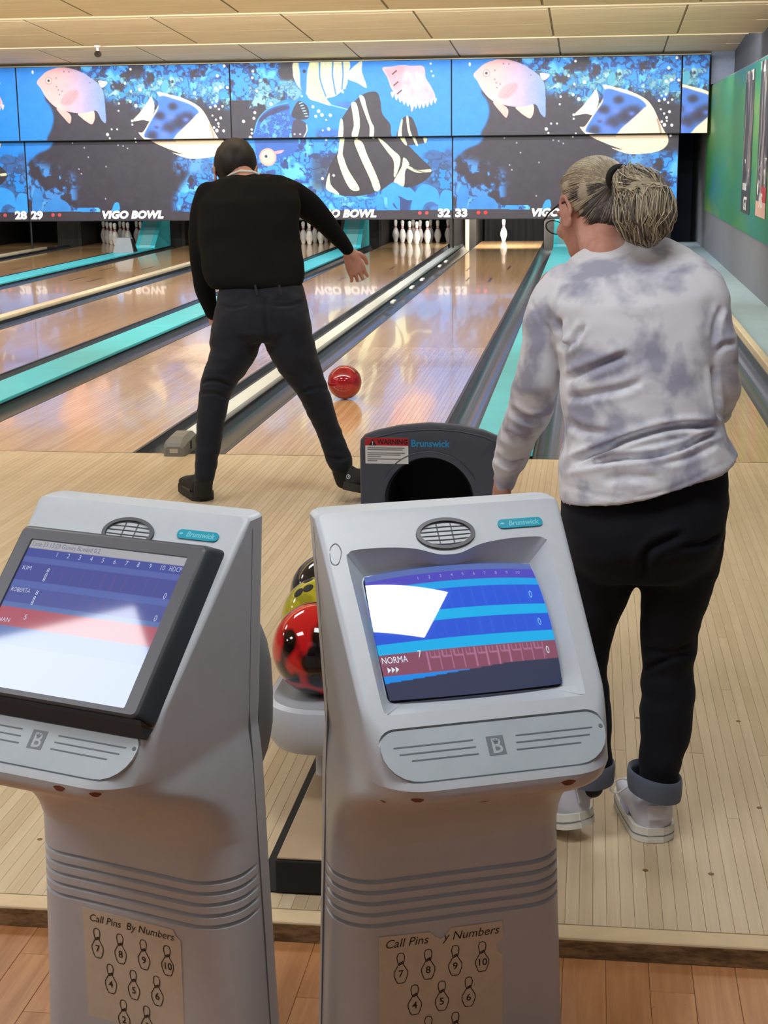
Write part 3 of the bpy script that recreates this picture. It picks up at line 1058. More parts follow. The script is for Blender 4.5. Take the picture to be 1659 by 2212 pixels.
def mural_B(part):
    up = part == 'up'
    cv = Canvas(6, 1576, 76 if up else 604, 600 if up else 1172, 480, 158 if up else 172, -0.018 if up else -0.006)
    cv.img[:] = WATER
    X, Y = cv.X, cv.Y
    if up:
        left = cv.poly([(-20, 40), (480, 40), (470, 150), (520, 260), (470, 330), (380, 330), (200, 460), (150, 620), (-20, 620)], DARK, 1, 1)
        cv.coral(left * (Y < 330), 51, 26, 0.44)
        cv.coral(left * (Y > 180) * (Y < 390) * (X > 140), 55, 36, 0.50, ((58, 100, 130), (96, 158, 186), (150, 196, 206)))
        cv.lay(left * cv.blur(((X > 360) & (X < 470) & (Y < 190)) * 1.0, 3), (50, 44, 58))
        cv.coral(cv.blur(((X > 620) & (X < 800) & (Y > 540)) * 1.0, 4), 57, 26, 0.44, ((50, 44, 64), (30, 100, 190), (60, 140, 220)))
    else:
        cv.poly([(-20, 590), (1180, 590), (1180, 1180), (-20, 1180)], (34, 60, 120), 1, 4)
        cv.coral((X < 1200) * 1.0, 61, 26, 0.40)
        cv.coral(cv.blur((X > 1380) * (Y > 690) * 1.0, 5), 63, 24, 0.44, ((50, 52, 80), (44, 92, 160), (60, 130, 210)))
        cv.lay(cv.blur(((X > 560) & (X < 760) & (Y > 720) & (Y < 960)) * 1.0, 6), (56, 50, 70), 0.7)
        for q in (((1060, 1120), (1080, 960), (1170, 910), (1270, 940), (1330, 1010), (1260, 1030), (1180, 1000), (1150, 1060), (1190, 1110), (1130, 1120)),
                  ((1280, 1120), (1300, 1000), (1370, 920), (1470, 960), (1480, 1060), (1430, 1040), (1380, 1060), (1350, 1110)),
                  ((1480, 1120), (1500, 980), (1550, 960), (1600, 1000), (1600, 1120))):
            cv.poly(q, (42, 146, 234))
        cv.coral(((X > 600) & (X < 1110) & (Y > 1010) & (Y < 1105)) * 1.0, 67, 34, 0.42)
    # blue tang at the left
    cv.poly([(150, 640), (170, 540), (215, 450), (290, 385), (400, 348), (432, 380), (428, 420), (470, 440), (440, 520), (470, 590), (430, 700), (200, 760)], (34, 92, 180), 1, 1)
    if up:
        cv.poly([(200, 460), (300, 392), (400, 365), (425, 385), (330, 420), (230, 480)], (44, 46, 92), 0.9, 1)
        cv.coral(cv.mask(smooth_closed([(180, 560), (260, 450), (400, 420), (440, 520), (440, 600), (180, 600)], 6)), 71, 50, 0.5, ((30, 70, 150), (50, 130, 220), (90, 170, 230)))
        cv.poly([(440, 430), (490, 335), (555, 370), (568, 440), (540, 462), (480, 460)], (46, 44, 62))
        cv.poly([(445, 600), (450, 480), (500, 462), (555, 510), (530, 600)], (58, 56, 86))
        for i in range(6):
            cv.line([(500 + 8 * i, 350 + 18 * i), (520 + 8 * i, 344 + 19 * i)], 7, (150, 196, 220))
        cv.line([(548, 500), (550, 540), (525, 590)], 7, (190, 214, 220))
        cv.line([(165, 560), (205, 455), (290, 380), (420, 345)], 6, (70, 170, 236))
        # pale yellow fish at the top
        cv.poly([(500, 40), (458, 140), (490, 225), (555, 290), (640, 340), (725, 364), (695, 318), (762, 296), (835, 232), (850, 160), (840, 40)], (206, 212, 178))
        cv.poly([(560, 60), (600, 60), (640, 110), (655, 230), (690, 310), (725, 362), (640, 340), (556, 290)], (222, 226, 170))
        for i in range(5):
            for j in range(7):
                if 665 < 670 + 34 * i < 830: cv.dot(676 + 34 * i + (j % 2) * 14, 82 + 30 * j + i * 2, 9, (238, 238, 224), 0.8)
        cv.poly([(505, 50), (575, 50), (560, 150), (548, 285), (510, 240), (508, 150)], (30, 120, 210), 1, 1)
        for q in (((650, 60), (652, 180), (690, 300)), ((745, 60), (742, 160), (762, 285)), ((812, 60), (816, 150), (806, 250))): cv.line(q, 11, (52, 124, 190))
        cv.poly([(843, 145), (946, 56), (950, 130), (982, 238), (915, 206), (852, 182)], (206, 208, 192))
        cv.dot(540, 127, 12, (30, 30, 50))
        cv.poly([(760, 345), (900, 340), (860, 385), (800, 375)], (70, 90, 200), 0.6, 2)
        cv.line([(560, 295), (690, 350), (850, 392)], 7, (150, 200, 220), 0.8)
        # pink frilled fish
        cv.poly([(1095, 105), (1160, 95), (1240, 85), (1300, 90), (1385, 95), (1400, 170), (1440, 235), (1465, 305), (1400, 345), (1330, 352), (1300, 405), (1285, 350), (1215, 320), (1160, 250), (1130, 170)], (226, 170, 188))
        r_ = np.random.default_rng(8)
        for i in range(26):
            a_ = r_.random()
            x, y = 1215 + 220 * a_ + r_.normal(0, 22), 120 + 180 * r_.random() + 60 * a_
            cv.poly([(x, y - 26), (x + 14, y), (x + 4, y + 24), (x - 16, y + 4)], ((240, 222, 216), (214, 178, 190), (196, 160, 176))[i % 3], 0.9)
        cv.poly([(1120, 120), (1190, 95), (1250, 100), (1235, 160), (1220, 240), (1180, 250), (1140, 180)], (236, 150, 166), 0.85, 2)
        for x, y in ((1180, 135), (1190, 212), (1214, 270)): cv.line([(x - 14, y + 12), (x, y), (x + 14, y - 12)], 9, (60, 30, 50))
        for i in range(12):
            t = i / 11
            x, y = 1165 + 300 * t, 285 + 75 * math.sin(t * 2.6)
            cv.poly([(x - 12, y - 14), (x, y + 24), (x + 12, y - 10)], (240, 196, 200))
    # striped batfish
    cv.poly([(772, 600), (782, 520), (800, 460), (870, 360), (950, 290), (1010, 268), (1058, 275), (1080, 335), (1092, 420), (1148, 495), (1160, 580), (1250, 640), (1350, 735), (1428, 812), (1420, 860), (1350, 915), (1250, 942), (1190, 915), (1150, 905), (1060, 962), (900, 1002), (760, 992), (664, 945), (690, 800), (750, 700), (770, 640)], (43, 38, 53))
    cream2 = (222, 232, 192)
    for q in (((772, 590), (790, 470), (806, 462), (812, 520), (806, 600), (790, 700), (800, 740), (830, 820), (905, 940), (890, 965), (840, 950), (790, 860), (752, 740), (760, 690)),
              ((872, 350), (905, 345), (925, 420), (930, 510), (905, 600), (880, 600), (872, 560), (888, 500), (880, 420)),
              ((875, 620), (930, 625), (970, 720), (1030, 850), (1060, 945), (1020, 965), (985, 880), (920, 740)),
              ((930, 305), (962, 305), (985, 390), (1010, 470), (1032, 520), (1022, 600), (1000, 590), (1000, 510), (975, 440)),
              ((1045, 600), (1085, 620), (1150, 680), (1205, 735), (1190, 820), (1160, 870), (1158, 760), (1110, 690)),
              ((690, 840), (700, 920), (760, 985), (730, 985), (664, 945)),
              ((1160, 895), (1215, 800), (1230, 735), (1270, 780), (1240, 830), (1230, 930), (1180, 912))):
        cv.poly(q, cream2)
    cv.line([(1260, 800), (1330, 830), (1420, 825)], 20, cream2, 0.9)
    cv.line([(1300, 812), (1340, 828), (1380, 838)], 10, (43, 38, 53), 0.5)
    cv.poly([(1190, 590), (1215, 500), (1245, 442), (1300, 445), (1335, 520), (1352, 580), (1398, 610), (1390, 632), (1300, 648), (1236, 645)], (43, 38, 53))
    for q in (((1200, 580), (1225, 470), (1236, 465), (1228, 560), (1255, 645), (1235, 640)), ((1262, 445), (1276, 445), (1290, 540), (1332, 645), (1316, 645), (1275, 550)), ((1372, 600), (1398, 605), (1392, 632), (1380, 632))):
        cv.poly(q, cream2)
    if up:
        for x, y, r_ in ((92, 478, 11), (176, 416, 10), (168, 456, 10), (150, 535, 8), (150, 562, 8), (138, 590, 11), (296, 355, 11), (195, 265, 9), (165, 172, 9), (170, 128, 9), (597, 374, 10), (637, 404, 12), (616, 440, 10), (660, 430, 12), (720, 432, 11), (707, 528, 11), (690, 464, 6), (664, 538, 6), (518, 300, 7), (460, 566, 6), (500, 566, 6), (1435, 74, 7), (1440, 126, 6), (1452, 158, 7)):
            cv.dot(x, y, r_, (240, 246, 248))
    else:
        cv.dot(243, 728, 62, (236, 160, 150))
        cv.dot(243, 728, 50, (240, 190, 176))
        cv.dot(228, 724, 17, (196, 220, 224))
        cv.dot(230, 723, 11, (50, 40, 60))
        cv.poly([(290, 690), (360, 680), (340, 700), (300, 705)], (230, 150, 160))
        for x, y, r_ in ((722, 857, 9), (672, 610, 9), (640, 878, 10)): cv.dot(x, y, r_, (220, 230, 240))
        cv.lay((Y > 1100) * 1.0, (45, 40, 54))
    grain(cv, 5 if up else 6)
    return cv.img


IMG = {('A', 'up'): mural_A('up'), ('A', 'lo'): mural_A('lo'), ('B', 'up'): mural_B('up'), ('B', 'lo'): mural_B('lo')}
M_letter = plain('mask_letter_white', srgb(250, 250, 250), 0.5, 0.0)
M_red = NT('indicator_red').set(col=srgb(190, 40, 44), em=srgb(255, 40, 40), es=0.5).mat
M_red_dim = NT('indicator_red_dim').set(col=srgb(170, 70, 78), em=srgb(255, 60, 60), es=0.12).mat
X0M = LANE_X[32] + LW + DR / 2
UPY, LOY = MASK_Y - 0.19, MASK_Y
desc = {0: ('above the woman', 'A'), -1: ('right of the bowling man', 'B'), -2: ('left of the bowling man', 'A'), -3: ('at the left photo edge', 'B')}
shared = {}
for k_, (where, t) in desc.items():
    xa = X0M + k_ * PAIR
    for part in ('up', 'lo'):
        y = UPY if part == 'up' else LOY
        z1, z0 = (MASK_T, MASK_M + 0.006) if part == 'up' else (MASK_M - 0.006, MASK_B)
        g_ = 0.010
        if (t, part) not in shared:
            o = printed_panel('masking_panel', IMG[(t, part)], lambda u, v: (g_ + (PAIR - 2 * g_) * u, 0, z1 - (z1 - z0) * v), M_print, back=(0, 0.045, 0))
            shared[(t, part)] = o.data
        else:
            o = link('masking_panel', shared[(t, part)])
        o.location = (xa, y, 0)
        what = {('A', 'up'): 'upper printed panel with pink and checkered fish ', ('A', 'lo'): 'lower printed panel with dark water and coral ', ('B', 'up'): 'upper printed panel with yellow, pink and striped fish ', ('B', 'lo'): 'lower printed panel with the striped fish body '}[(t, part)]
        tag(o, what + where, 'masking panel', 'printed masking panels')
        fr = MB()
        fr.box(0.002, g_, -0.004, 0.05, z0, z1).box(PAIR - g_, PAIR - 0.002, -0.004, 0.05, z0, z1)
        fr.box(0.002, PAIR - 0.002, -0.006, 0.05, z0 - 0.005, z0 + 0.006)
        fr.build('panel_frame', M_black, o)
        if part == 'lo':
            def tx(s_, x, size, **kw):
                Mx = Matrix(((1, 0, 0, x), (0, 0, -1, -0.003), (0, 1, 0, z0 + 0.088), (0, 0, 0, 1)))
                return text('lettering', s_, size, Mx, M_letter, o, **kw)
            tx('VIGO BOWL', PAIR / 2, 0.158, bold=0.0095, shear=0.22, xs=1.10, space=1.04)
            ln = 33 + 2 * k_
            tx(str(ln), 0.135, 0.165, bold=0.0095, xs=1.16)
            tx(str(ln + 1), PAIR - 0.135, 0.165, bold=0.0095, xs=1.16)
            for x in (0.40, 0.51, PAIR - 0.40, PAIR - 0.51):
                lit = (k_ == 0 and x < 1)
                q = MB().lathe([(0.030, 0.0), (0.030, 0.006), (0.022, 0.010)], 16).build('indicator_dot', M_red if lit else M_red_dim, o)
                q.rotation_euler = (PI / 2, 0, 0)
                q.location = (x, 0.0, z0 + 0.095)
# narrow end strip: the print goes on to the wall
src = IMG[('A', 'up')]
ia, ib = int(492 * 0.685), int(492 * 0.80)
o = printed_panel('masking_panel', src[:, ia:ib], lambda u, v: (X0M + PAIR + 0.012 + 0.385 * u, UPY, MASK_T - (MASK_T - MASK_M - 0.006) * v), M_print, back=(0, 0.045, 0))
tag(o, 'narrow printed end panel with part of the checkered fish at the right wall', 'masking panel', 'printed masking panels')
MB().box(X0M + PAIR + 0.395, X0M + PAIR + 0.405, UPY - 0.004, UPY + 0.05, MASK_M, MASK_T).build('panel_frame', M_black, o)
# dark header behind the panels keeps the pit dark
hd = MB().box(-12, 3.16, MASK_Y + 0.35, MASK_Y + 0.40, MASK_B + 0.25, 3.45).build('wall_header', M_black)
tag(hd, 'black header wall behind the printed panels', kind='structure')

# ------------------------------------------------------------------ ten pins
prof = [(0.0258, 0.0), (0.0295, 0.004), (0.0355, 0.019), (0.0453, 0.057), (0.0560, 0.086), (0.0605, 0.114), (0.0585, 0.149), (0.0495, 0.184), (0.0353, 0.219), (0.0247, 0.238), (0.0228, 0.254), (0.0239, 0.276), (0.0283, 0.305), (0.0323, 0.343), (0.0290, 0.360), (0.0205, 0.373), (0.008, 0.3805), (0.001, 0.381)]
P_ = smooth_open(prof, 3)
pin_me = MB().lathe([(max(r, 0.0006), z) for r, z in P_], 20).mesh('bowling_pin')
pin_me.polygons.foreach_set('use_smooth', [True] * len(pin_me.polygons))
M_pin = plain('pin_white', srgb(236, 234, 230), 0.25, 0.05, 10)
pin_me.materials.append(M_pin)
M_pinred = plain('pin_red_stripe', srgb(176, 36, 40), 0.3, 0.05)
st_me = MB().rings([[(rr * math.cos(2 * PI * i / 20), rr * math.sin(2 * PI * i / 20), z) for i in range(20)] for rr, z in ((0.0262, 0.232), (0.0270, 0.236), (0.0262, 0.2395), (0.0243, 0.2435))], False, False).mesh('neck_stripe')
st2 = MB().rings([[(rr * math.cos(2 * PI * i / 20), rr * math.sin(2 * PI * i / 20), z) for i in range(20)] for rr, z in ((0.0240, 0.258), (0.0238, 0.262), (0.0242, 0.266), (0.0246, 0.270))], False, False).mesh('neck_stripe')
for q in (st_me, st2): q.materials.append(M_pinred)
SPOT = {1: (0, 0), 2: (-.1524, .264), 3: (.1524, .264), 4: (-.3048, .528), 5: (0, .528), 6: (.3048, .528), 7: (-.4572, .792), 8: (-.1524, .792), 9: (.1524, .792), 10: (.4572, .792)}
PINW = {1: 'front head pin', 2: 'second row left pin', 3: 'second row right pin', 4: 'third row left pin', 5: 'third row middle pin', 6: 'third row right pin', 7: 'back row leftmost pin', 8: 'back row second pin', 9: 'back row third pin', 10: 'back row rightmost pin'}
racks = {32: range(1, 11), 31: range(1, 11), 29: range(1, 11), 33: (8,), 28: (10,)}
where = {32: 'of the full rack right of the man', 31: 'of the rack behind the man', 29: 'of the dim rack behind the pedestal', 33: 'standing alone on the bright deck near the woman', 28: 'standing alone on the dark deck at far left'}
for ln, pins in racks.items():
    for k_ in pins:
        dx, dy = SPOT[k_]
        o = link('bowling_pin', pin_me)
        o.location = (LANE_X[ln] + LW / 2 + dx, PIN_Y + dy, 0.0002)
        lab = ('single white bowling pin ' + where[ln]) if ln in (33, 28) else ('white bowling pin, ' + PINW[k_] + ' ' + where[ln])
        tag(o, lab, 'bowling pin', 'standing bowling pins')
        for q in (st_me, st2): link('neck_stripe', q, None, o)
# ------------------------------------------------------------------ scoring consoles
M_shell = plain('console_shell_grey', srgb(192, 200, 208), 0.36, 0.02, 30, 0.06)
M_plate = plain('console_plate_grey', srgb(172, 184, 192), 0.45, 0.08, 8)
M_ink = plain('console_ink_grey', srgb(96, 104, 116), 0.5, 0.02)
M_logo_bg = plain('logo_grey', srgb(112, 120, 128), 0.5, 0.02)
M_grille = plain('speaker_grey', srgb(84, 86, 93), 0.35, 0.03)
M_bezel = plain('lcd_bezel_grey', srgb(82, 84, 92), 0.4, 0.04)
M_bezel_side = plain('lcd_bezel_side', srgb(44, 52, 60), 0.5, 0.04)
M_badge = plain('badge_teal', srgb(20, 158, 186), 0.3, 0.03)
M_badge_ink = plain('badge_letter', srgb(120, 206, 220), 0.35, 0.0)
M_paper = plain('sticker_paper', srgb(214, 206, 190), 0.6, 0.05, 30)
M_pen = plain('sticker_ink', srgb(46, 38, 36), 0.6, 0.0)
M_seam = plain('seam_dark', srgb(104, 108, 114), 0.7, 0.0)

KZ = 0.045
ZT, YL, ZL = 0.97, 0.337, 0.638
PL = math.hypot(YL, ZT - ZL)
PD = Vector((0, -YL, ZL - ZT)) / PL          # down the sloping panel (local y points away from the user)
PN = Vector((0, -(ZT - ZL), YL)) / PL        # out of the panel
PT = Vector((0, 0, ZT + KZ))


def pp(a, b, off=0.0):
    return PT + Vector((a, 0, 0)) + PD * b + PN * off


def panel_M(a, b, off=0.0):
    x, y, z, o = Vector((1, 0, 0)), -PD, PN, pp(a, b, off)
    return Matrix(((x.x, y.x, z.x, o.x), (x.y, y.y, z.y, o.y), (x.z, y.z, z.z, o.z), (0, 0, 0, 1)))


def rrect(x0, x1, y0, y1, r, k=6, rb=None):
    """rounded rectangle, y down; rb = radius of the two lower corners"""
    rb = r if rb is None else rb
    out = []
    for cx, cy, q, rr in ((x1 - rb, y1 - rb, 0, rb), (x0 + rb, y1 - rb, 1, rb), (x0 + r, y0 + r, 2, r), (x1 - r, y0 + r, 3, r)):
        for i in range(k + 1):
            a = PI / 2 * (q + i / k)
            out.append((cx + rr * math.cos(a), cy + rr * math.sin(a)))
    return out


def body_section(yf, hw, ax, ay, rb=0.02, yb=0.06):
    """outline of the shell at one height; front towards -y"""
    pts = []
    k = 12
    for i in range(k + 1):
        a = PI / 2 * i / k
        pts.append((hw - ax + ax * math.sin(a), -(yf - ay) - ay * math.cos(a)))   # right front corner, front -> side
    k2 = 8
    ys = -(yf - ay)
    for i in range(1, k2):
        pts.append((hw, ys + (yb - rb - ys) * i / k2))
    for i in range(5):
        a = PI / 2 * i / 4
        pts.append((hw - rb + rb * math.cos(a), yb - rb + rb * math.sin(a)))
    for i in range(1, 4): pts.append(((hw - rb) * (1 - 2 * i / 4), yb))
    left = [(-x, y) for x, y in reversed(pts[:k + 1 + k2 - 1 + 5])]
    pts += left
    fr = hw - ax
    for i in range(1, 8): pts.append((-fr + 2 * fr * i / 8, -yf))
    return pts


GROOVES = [0.288 + 0.02 * i for i in range(5)]


def console_body():
    ctrl = [(-0.045, 0.100, 0.218, 0.075), (0.20, 0.097, 0.208, 0.075), (0.40, 0.097, 0.201, 0.075), (0.44, 0.103, 0.200, 0.075), (0.475, 0.122, 0.199, 0.075), (0.505, 0.155, 0.198, 0.08), (0.535, 0.200, 0.197, 0.085), (0.562, 0.252, 0.195, 0.09), (0.583, 0.296, 0.193, 0.09), (0.598, 0.322, 0.191, 0.09), (0.608, 0.336, 0.190, 0.09), (0.618, 0.342, 0.190, 0.088), (0.630, 0.342, 0.191, 0.080)]
    P = smooth_open([(z, a, b, c) for z, a, b, c in ctrl], 5)
    lev = [tuple(p) for p in P]
    for t in np.linspace(0.0, 1, 26)[1:]:
        z = ZL + (ZT - ZL) * t
        ax = 0.072 * max(0.0, 1 - t / 0.28) ** 1.3 + 0.012
        lev.append((z, YL * (1 - t) + 0.0015, 0.192 + 0.018 * t, ax))
    # refine around the grooves
    zs = [l[0] for l in lev]
    extra = [g + d for g in GROOVES for d in (-0.0042, -0.0026, -0.0009, 0.0009, 0.0026, 0.0042)]
    A = np.array(lev)
    o = np.argsort(A[:, 0])
    A = A[o]
    zz = sorted(set([z for z in A[:, 0] if all(abs(z - g) > 0.0055 for g in GROOVES)] + extra))
    rings = []
    for z in zz:
        yf, hw, ax = (np.interp(z, A[:, 0], A[:, i]) for i in (1, 2, 3))
        ay = min(ax, yf + 0.03)
        ring = body_section(yf, hw, ax, ay)
        dmin = min(abs(z - g) for g in GROOVES)
        if dmin < 0.003:
            dep = 0.0075 if dmin < 0.0012 else 0.0055
            new = []
            for x, y in ring:
                w = min(1, max(0, (0.005 - y) / 0.03))
                L_ = math.hypot(x, y)
                new.append((x - dep * w * (x / 0.2) ** 3, y + dep * w))
            ring = new
        rings.append([(x, y, z + KZ) for x, y in ring])
    # rounded top edge
    top = body_section(0.0, 0.210, 0.012, 0.012)
    for s_, dz in ((0.985, 0.004), (0.955, 0.007)):
        rings.append([(x * s_, 0.03 + (y - 0.03) * (0.85 if s_ < 0.97 else 0.94), ZT + KZ + dz) for x, y in top])
    return MB().rings(rings)


def cutter(outline, off0, off1, shrink):
    cx = sum(p[0] for p in outline) / len(outline)
    cy = sum(p[1] for p in outline) / len(outline)
    sh = [(cx + (a - cx) * shrink, cy + (b - cy) * shrink) for a, b in outline]
    ex = [(cx + (a - cx) * (1 + (1 - shrink) * 0.5), cy + (b - cy) * (1 + (1 - shrink) * 0.5)) for a, b in outline]
    return MB().rings([[pp(a, b, off1) for a, b in sh], [pp(a, b, 0.0) for a, b in outline], [pp(a, b, off0) for a, b in ex]])


REC = smooth_closed([(-0.150, 0.066), (-0.10, 0.066), (-0.055, 0.072), (-0.02, 0.085), (0.0, 0.087), (0.02, 0.085), (0.055, 0.072), (0.10, 0.066), (0.150, 0.066), (0.164, 0.072), (0.168, 0.088), (0.164, 0.20), (0.160, 0.335), (0.154, 0.350), (0.140, 0.353), (0.0, 0.353), (-0.140, 0.353), (-0.154, 0.350), (-0.160, 0.335), (-0.164, 0.20), (-0.168, 0.088), (-0.164, 0.072)], 4).tolist()
PLATE = rrect(-0.178, 0.178, 0.382, 0.466, 0.027, 6, 0.055)


def boolean_cut(o, cuts):
    tmp = []
    for c in cuts:
        co = c.build('cutter')
        m_ = o.modifiers.new('b', 'BOOLEAN')
        m_.operation = 'DIFFERENCE'
        m_.solver = 'EXACT'
        m_.object = co
        tmp.append(co)
    bpy.context.view_layer.update()
    apply_mods(o)
    for t in tmp: bpy.data.objects.remove(t)
    return o


def recess_cutter():
    c = (0.0, 0.208)
    inner = rrect(-0.1455, 0.1455, 0.0935, 0.3235, 0.012)
    an = [math.atan2(b - c[1], a - c[0]) for a, b in REC]
    inn = [ray_poly(c, a, inner) for a in an]
    ex = [(a * 1.02, c[1] + (b - c[1]) * 1.02) for a, b in REC]
    return MB().rings([[pp(a, b, -0.0335) for a, b in inn], [pp(a, b, -0.003) for a, b in REC], [pp(a, b, 0.0015) for a, b in ex], [pp(a, b, 0.03) for a, b in ex]])


def ray_poly(c, a, poly):
    best = None
    d = (math.cos(a), math.sin(a))
    for i in range(len(poly)):
        p, q = poly[i - 1], poly[i]
        ex, ey = q[0] - p[0], q[1] - p[1]
        den = d[0] * ey - d[1] * ex
        if abs(den) < 1e-9: continue
        t = ((p[0] - c[0]) * ey - (p[1] - c[1]) * ex) / den
        s_ = ((p[0] - c[0]) * d[1] - (p[1] - c[1]) * d[0]) / den
        if t > 0 and -1e-6 <= s_ <= 1 + 1e-6 and (best is None or t < best): best = t
    return (c[0] + d[0] * best, c[1] + d[1] * best)


PROTO = console_body().build('shell', M_shell)
boolean_cut(PROTO, [recess_cutter(), cutter([(a, b) for a, b in rrect(-0.181, 0.181, 0.379, 0.469, 0.029, 6, 0.058)], 0.03, -0.005, 0.995)])
if not PROTO.data.materials: PROTO.data.materials.append(M_shell)
autosmooth(PROTO, 28)


def flat(outline, off, th=0.001, M_=None):
    return MB().rings([[pp(a, b, off) for a, b in outline], [pp(a, b, off + th) for a, b in outline]])


def ellipse(cx, cy, rx, ry, n=40):
    return [(cx + rx * math.cos(2 * PI * i / n), cy + ry * math.sin(2 * PI * i / n)) for i in range(n)]


def ring_flat(out, inn, off0, off1):
    n = len(out)
    mb = MB()
    vs = [pp(*p, off0) for p in out] + [pp(*p, off1) for p in out] + [pp(*p, off1) for p in inn] + [pp(*p, off0) for p in inn]
    fs = []
    for i in range(n):
        j = (i + 1) % n
        for a in range(4):
            b = (a + 1) % 4
            fs.append((a * n + i, a * n + j, b * n + j, b * n + i))
    return mb.add(vs, fs)


def screen_mesh(name, img, place, mat, parent, power):
    """place(u,v) -> point; v down"""
    H, W_, _ = img.shape
    vs = [place(i / (W_ - 1), j / (H - 1)) for j in range(H) for i in range(W_)]
    fs = [(j * W_ + i, (j + 1) * W_ + i, (j + 1) * W_ + i + 1, j * W_ + i + 1) for j in range(H - 1) for i in range(W_ - 1)]
    me = bpy.data.meshes.new(name)
    me.from_pydata([tuple(v) for v in vs], [], fs)
    ca = me.color_attributes.new('print', 'FLOAT_COLOR', 'POINT')
    c = np.ones((H * W_, 4), np.float32)
    c[:, :3] = lin(img).reshape(-1, 3)
    ca.data.foreach_set('color', c.ravel())
    o = link(name, me, mat, parent, True)
    return o


def screen_mat(name, strength, rough, spec=0.5, coat=0.0):
    m = NT(name)
    m.set(col=(0.01, 0.012, 0.016, 1), rough=rough, es=strength, spec=spec, coat=coat, coatr=0.02)
    a = m.n('ShaderNodeVertexColor')
    a.layer_name = 'print'
    m.l(a.outputs[0], m.b.inputs['Emission Color'])
    return m.mat


def screen_ink(name, c, s_):
    return NT(name).set(col=(0.01, 0.01, 0.01, 1), em=c, es=s_, rough=0.3).mat


def stroke(pts, w, place):
    """thin flat pen line through 2d points; place(x,y)->3d"""
    P = np.array(pts, float)
    vs, fs = [], []
    n = len(P)
    for i in range(n):
        a = P[max(i - 1, 0)]
        b = P[min(i + 1, n - 1)]
        t = (b - a) / (np.linalg.norm(b - a) + 1e-9)
        nn = np.array((-t[1], t[0])) * w / 2
        vs += [place(*(P[i] + nn)), place(*(P[i] - nn))]
    for i in range(n - 1): fs.append((2 * i, 2 * i + 1, 2 * i + 3, 2 * i + 2))
    return vs, fs


def sticker(root, x0, x1, ztop, torn):
    """paper sheet 'Call Pins By Numbers' on the pedestal front"""
    yb = -0.0985
    if torn:
        top = [(x0, ztop), (x0 + 0.09, ztop - 0.003), (x0 + 0.098, ztop - 0.012), (x0 + 0.108, ztop - 0.018), (x0 + 0.118, ztop - 0.012), (x0 + 0.126, ztop - 0.001), (x1 - 0.002, ztop - 0.001), (x1, ztop - 0.03), (x1 - 0.012, ztop - 0.042), (x1 - 0.010, ztop - 0.056), (x1 - 0.001, ztop - 0.064)]
    else:
        top = [(x0, ztop), (x1 - 0.014, ztop - 0.002), (x1 - 0.010, ztop - 0.012), (x1, ztop - 0.02)]
    out = top + [(x1, ztop - 0.285), (x0, ztop - 0.285)]
    bow = lambda x, e=0.0: (x, yb - e, 0)
    sh = MB().rings([[(x, yb + 0.0012, z + KZ) for x, z in out], [(x, yb, z + KZ) for x, z in out]]).build('sticker', M_paper, root)
    pl = lambda x, z: (x, yb - 0.0006, z + KZ)
    cx = (x0 + x1) / 2
    Mx = Matrix(((1, 0, 0, cx), (0, 0, -1, yb - 0.0006), (0, 1, 0, ztop - 0.016 + KZ), (0, 0, 0, 1)))
    words = 'Call Pins  By Numbers'
    if torn:
        Ma = Mx.copy(); Ma[0][3] = x0 + 0.048
        text('lettering', 'Call Pins', 0.022, Ma, M_pen, sh, shear=0.25, xs=1.0)
        Mb = Mx.copy(); Mb[0][3] = x0 + 0.162
        text('lettering', 'y Numbers', 0.022, Mb, M_pen, sh, shear=0.25, xs=1.0)
    else:
        text('lettering', words, 0.0195, Mx, M_pen, sh, shear=0.25, xs=0.98)
    rows = [(0, (7, 8, 9, 10)), (1, (4, 5, 6)), (2, (2, 3)), (3, (1,))]
    sp = 0.048
    for r_, nums in rows:
        for i, nmb in enumerate(nums):
            x = cx + (i - (len(nums) - 1) / 2) * sp
            z = ztop - 0.062 - r_ * 0.063
            h = 0.056
            half = [(0.0, 0.5), (0.085, 0.47), (0.12, 0.36), (0.10, 0.22), (0.07, 0.12), (0.13, 0.02), (0.21, -0.12), (0.21, -0.24), (0.15, -0.42), (0.10, -0.5), (0.0, -0.5)]
            ol = [(x + a * h, z + b * h) for a, b in half] + [(x - a * h, z + b * h) for a, b in reversed(half[1:-1])] + [(x, z + 0.5 * h)]
            vs, fs = stroke(ol, 0.0016, pl)
            mb = MB().add(vs, fs)
            for dz in (0.10, 0.15):
                v2, f2 = stroke([(x - 0.06 * h, z + dz * h), (x + 0.07 * h, z + (dz + 0.06) * h)], 0.0022, pl)
                mb.add(v2, f2)
            pd = mb.build('pin_drawing', M_pen, sh)
            Mn = Matrix(((1, 0, 0, x), (0, 0, -1, yb - 0.0007), (0, 1, 0, z - 0.20 * h + KZ), (0, 0, 0, 1)))
            text('numeral', str(nmb), 0.0185, Mn, M_pen, pd, bold=0.0002)
    if not torn:
        MB().rings([[(x0 + 0.03 + 0.014 * math.cos(a), yb - e, ztop - 0.245 + 0.014 * math.sin(a) + KZ) for a in np.linspace(0, 2 * PI, 20, endpoint=False)] for e in (0.0002, 0.0008)]).build('blue_emblem', plain('emblem_blue', srgb(60, 90, 150), 0.5), sh)
    return sh


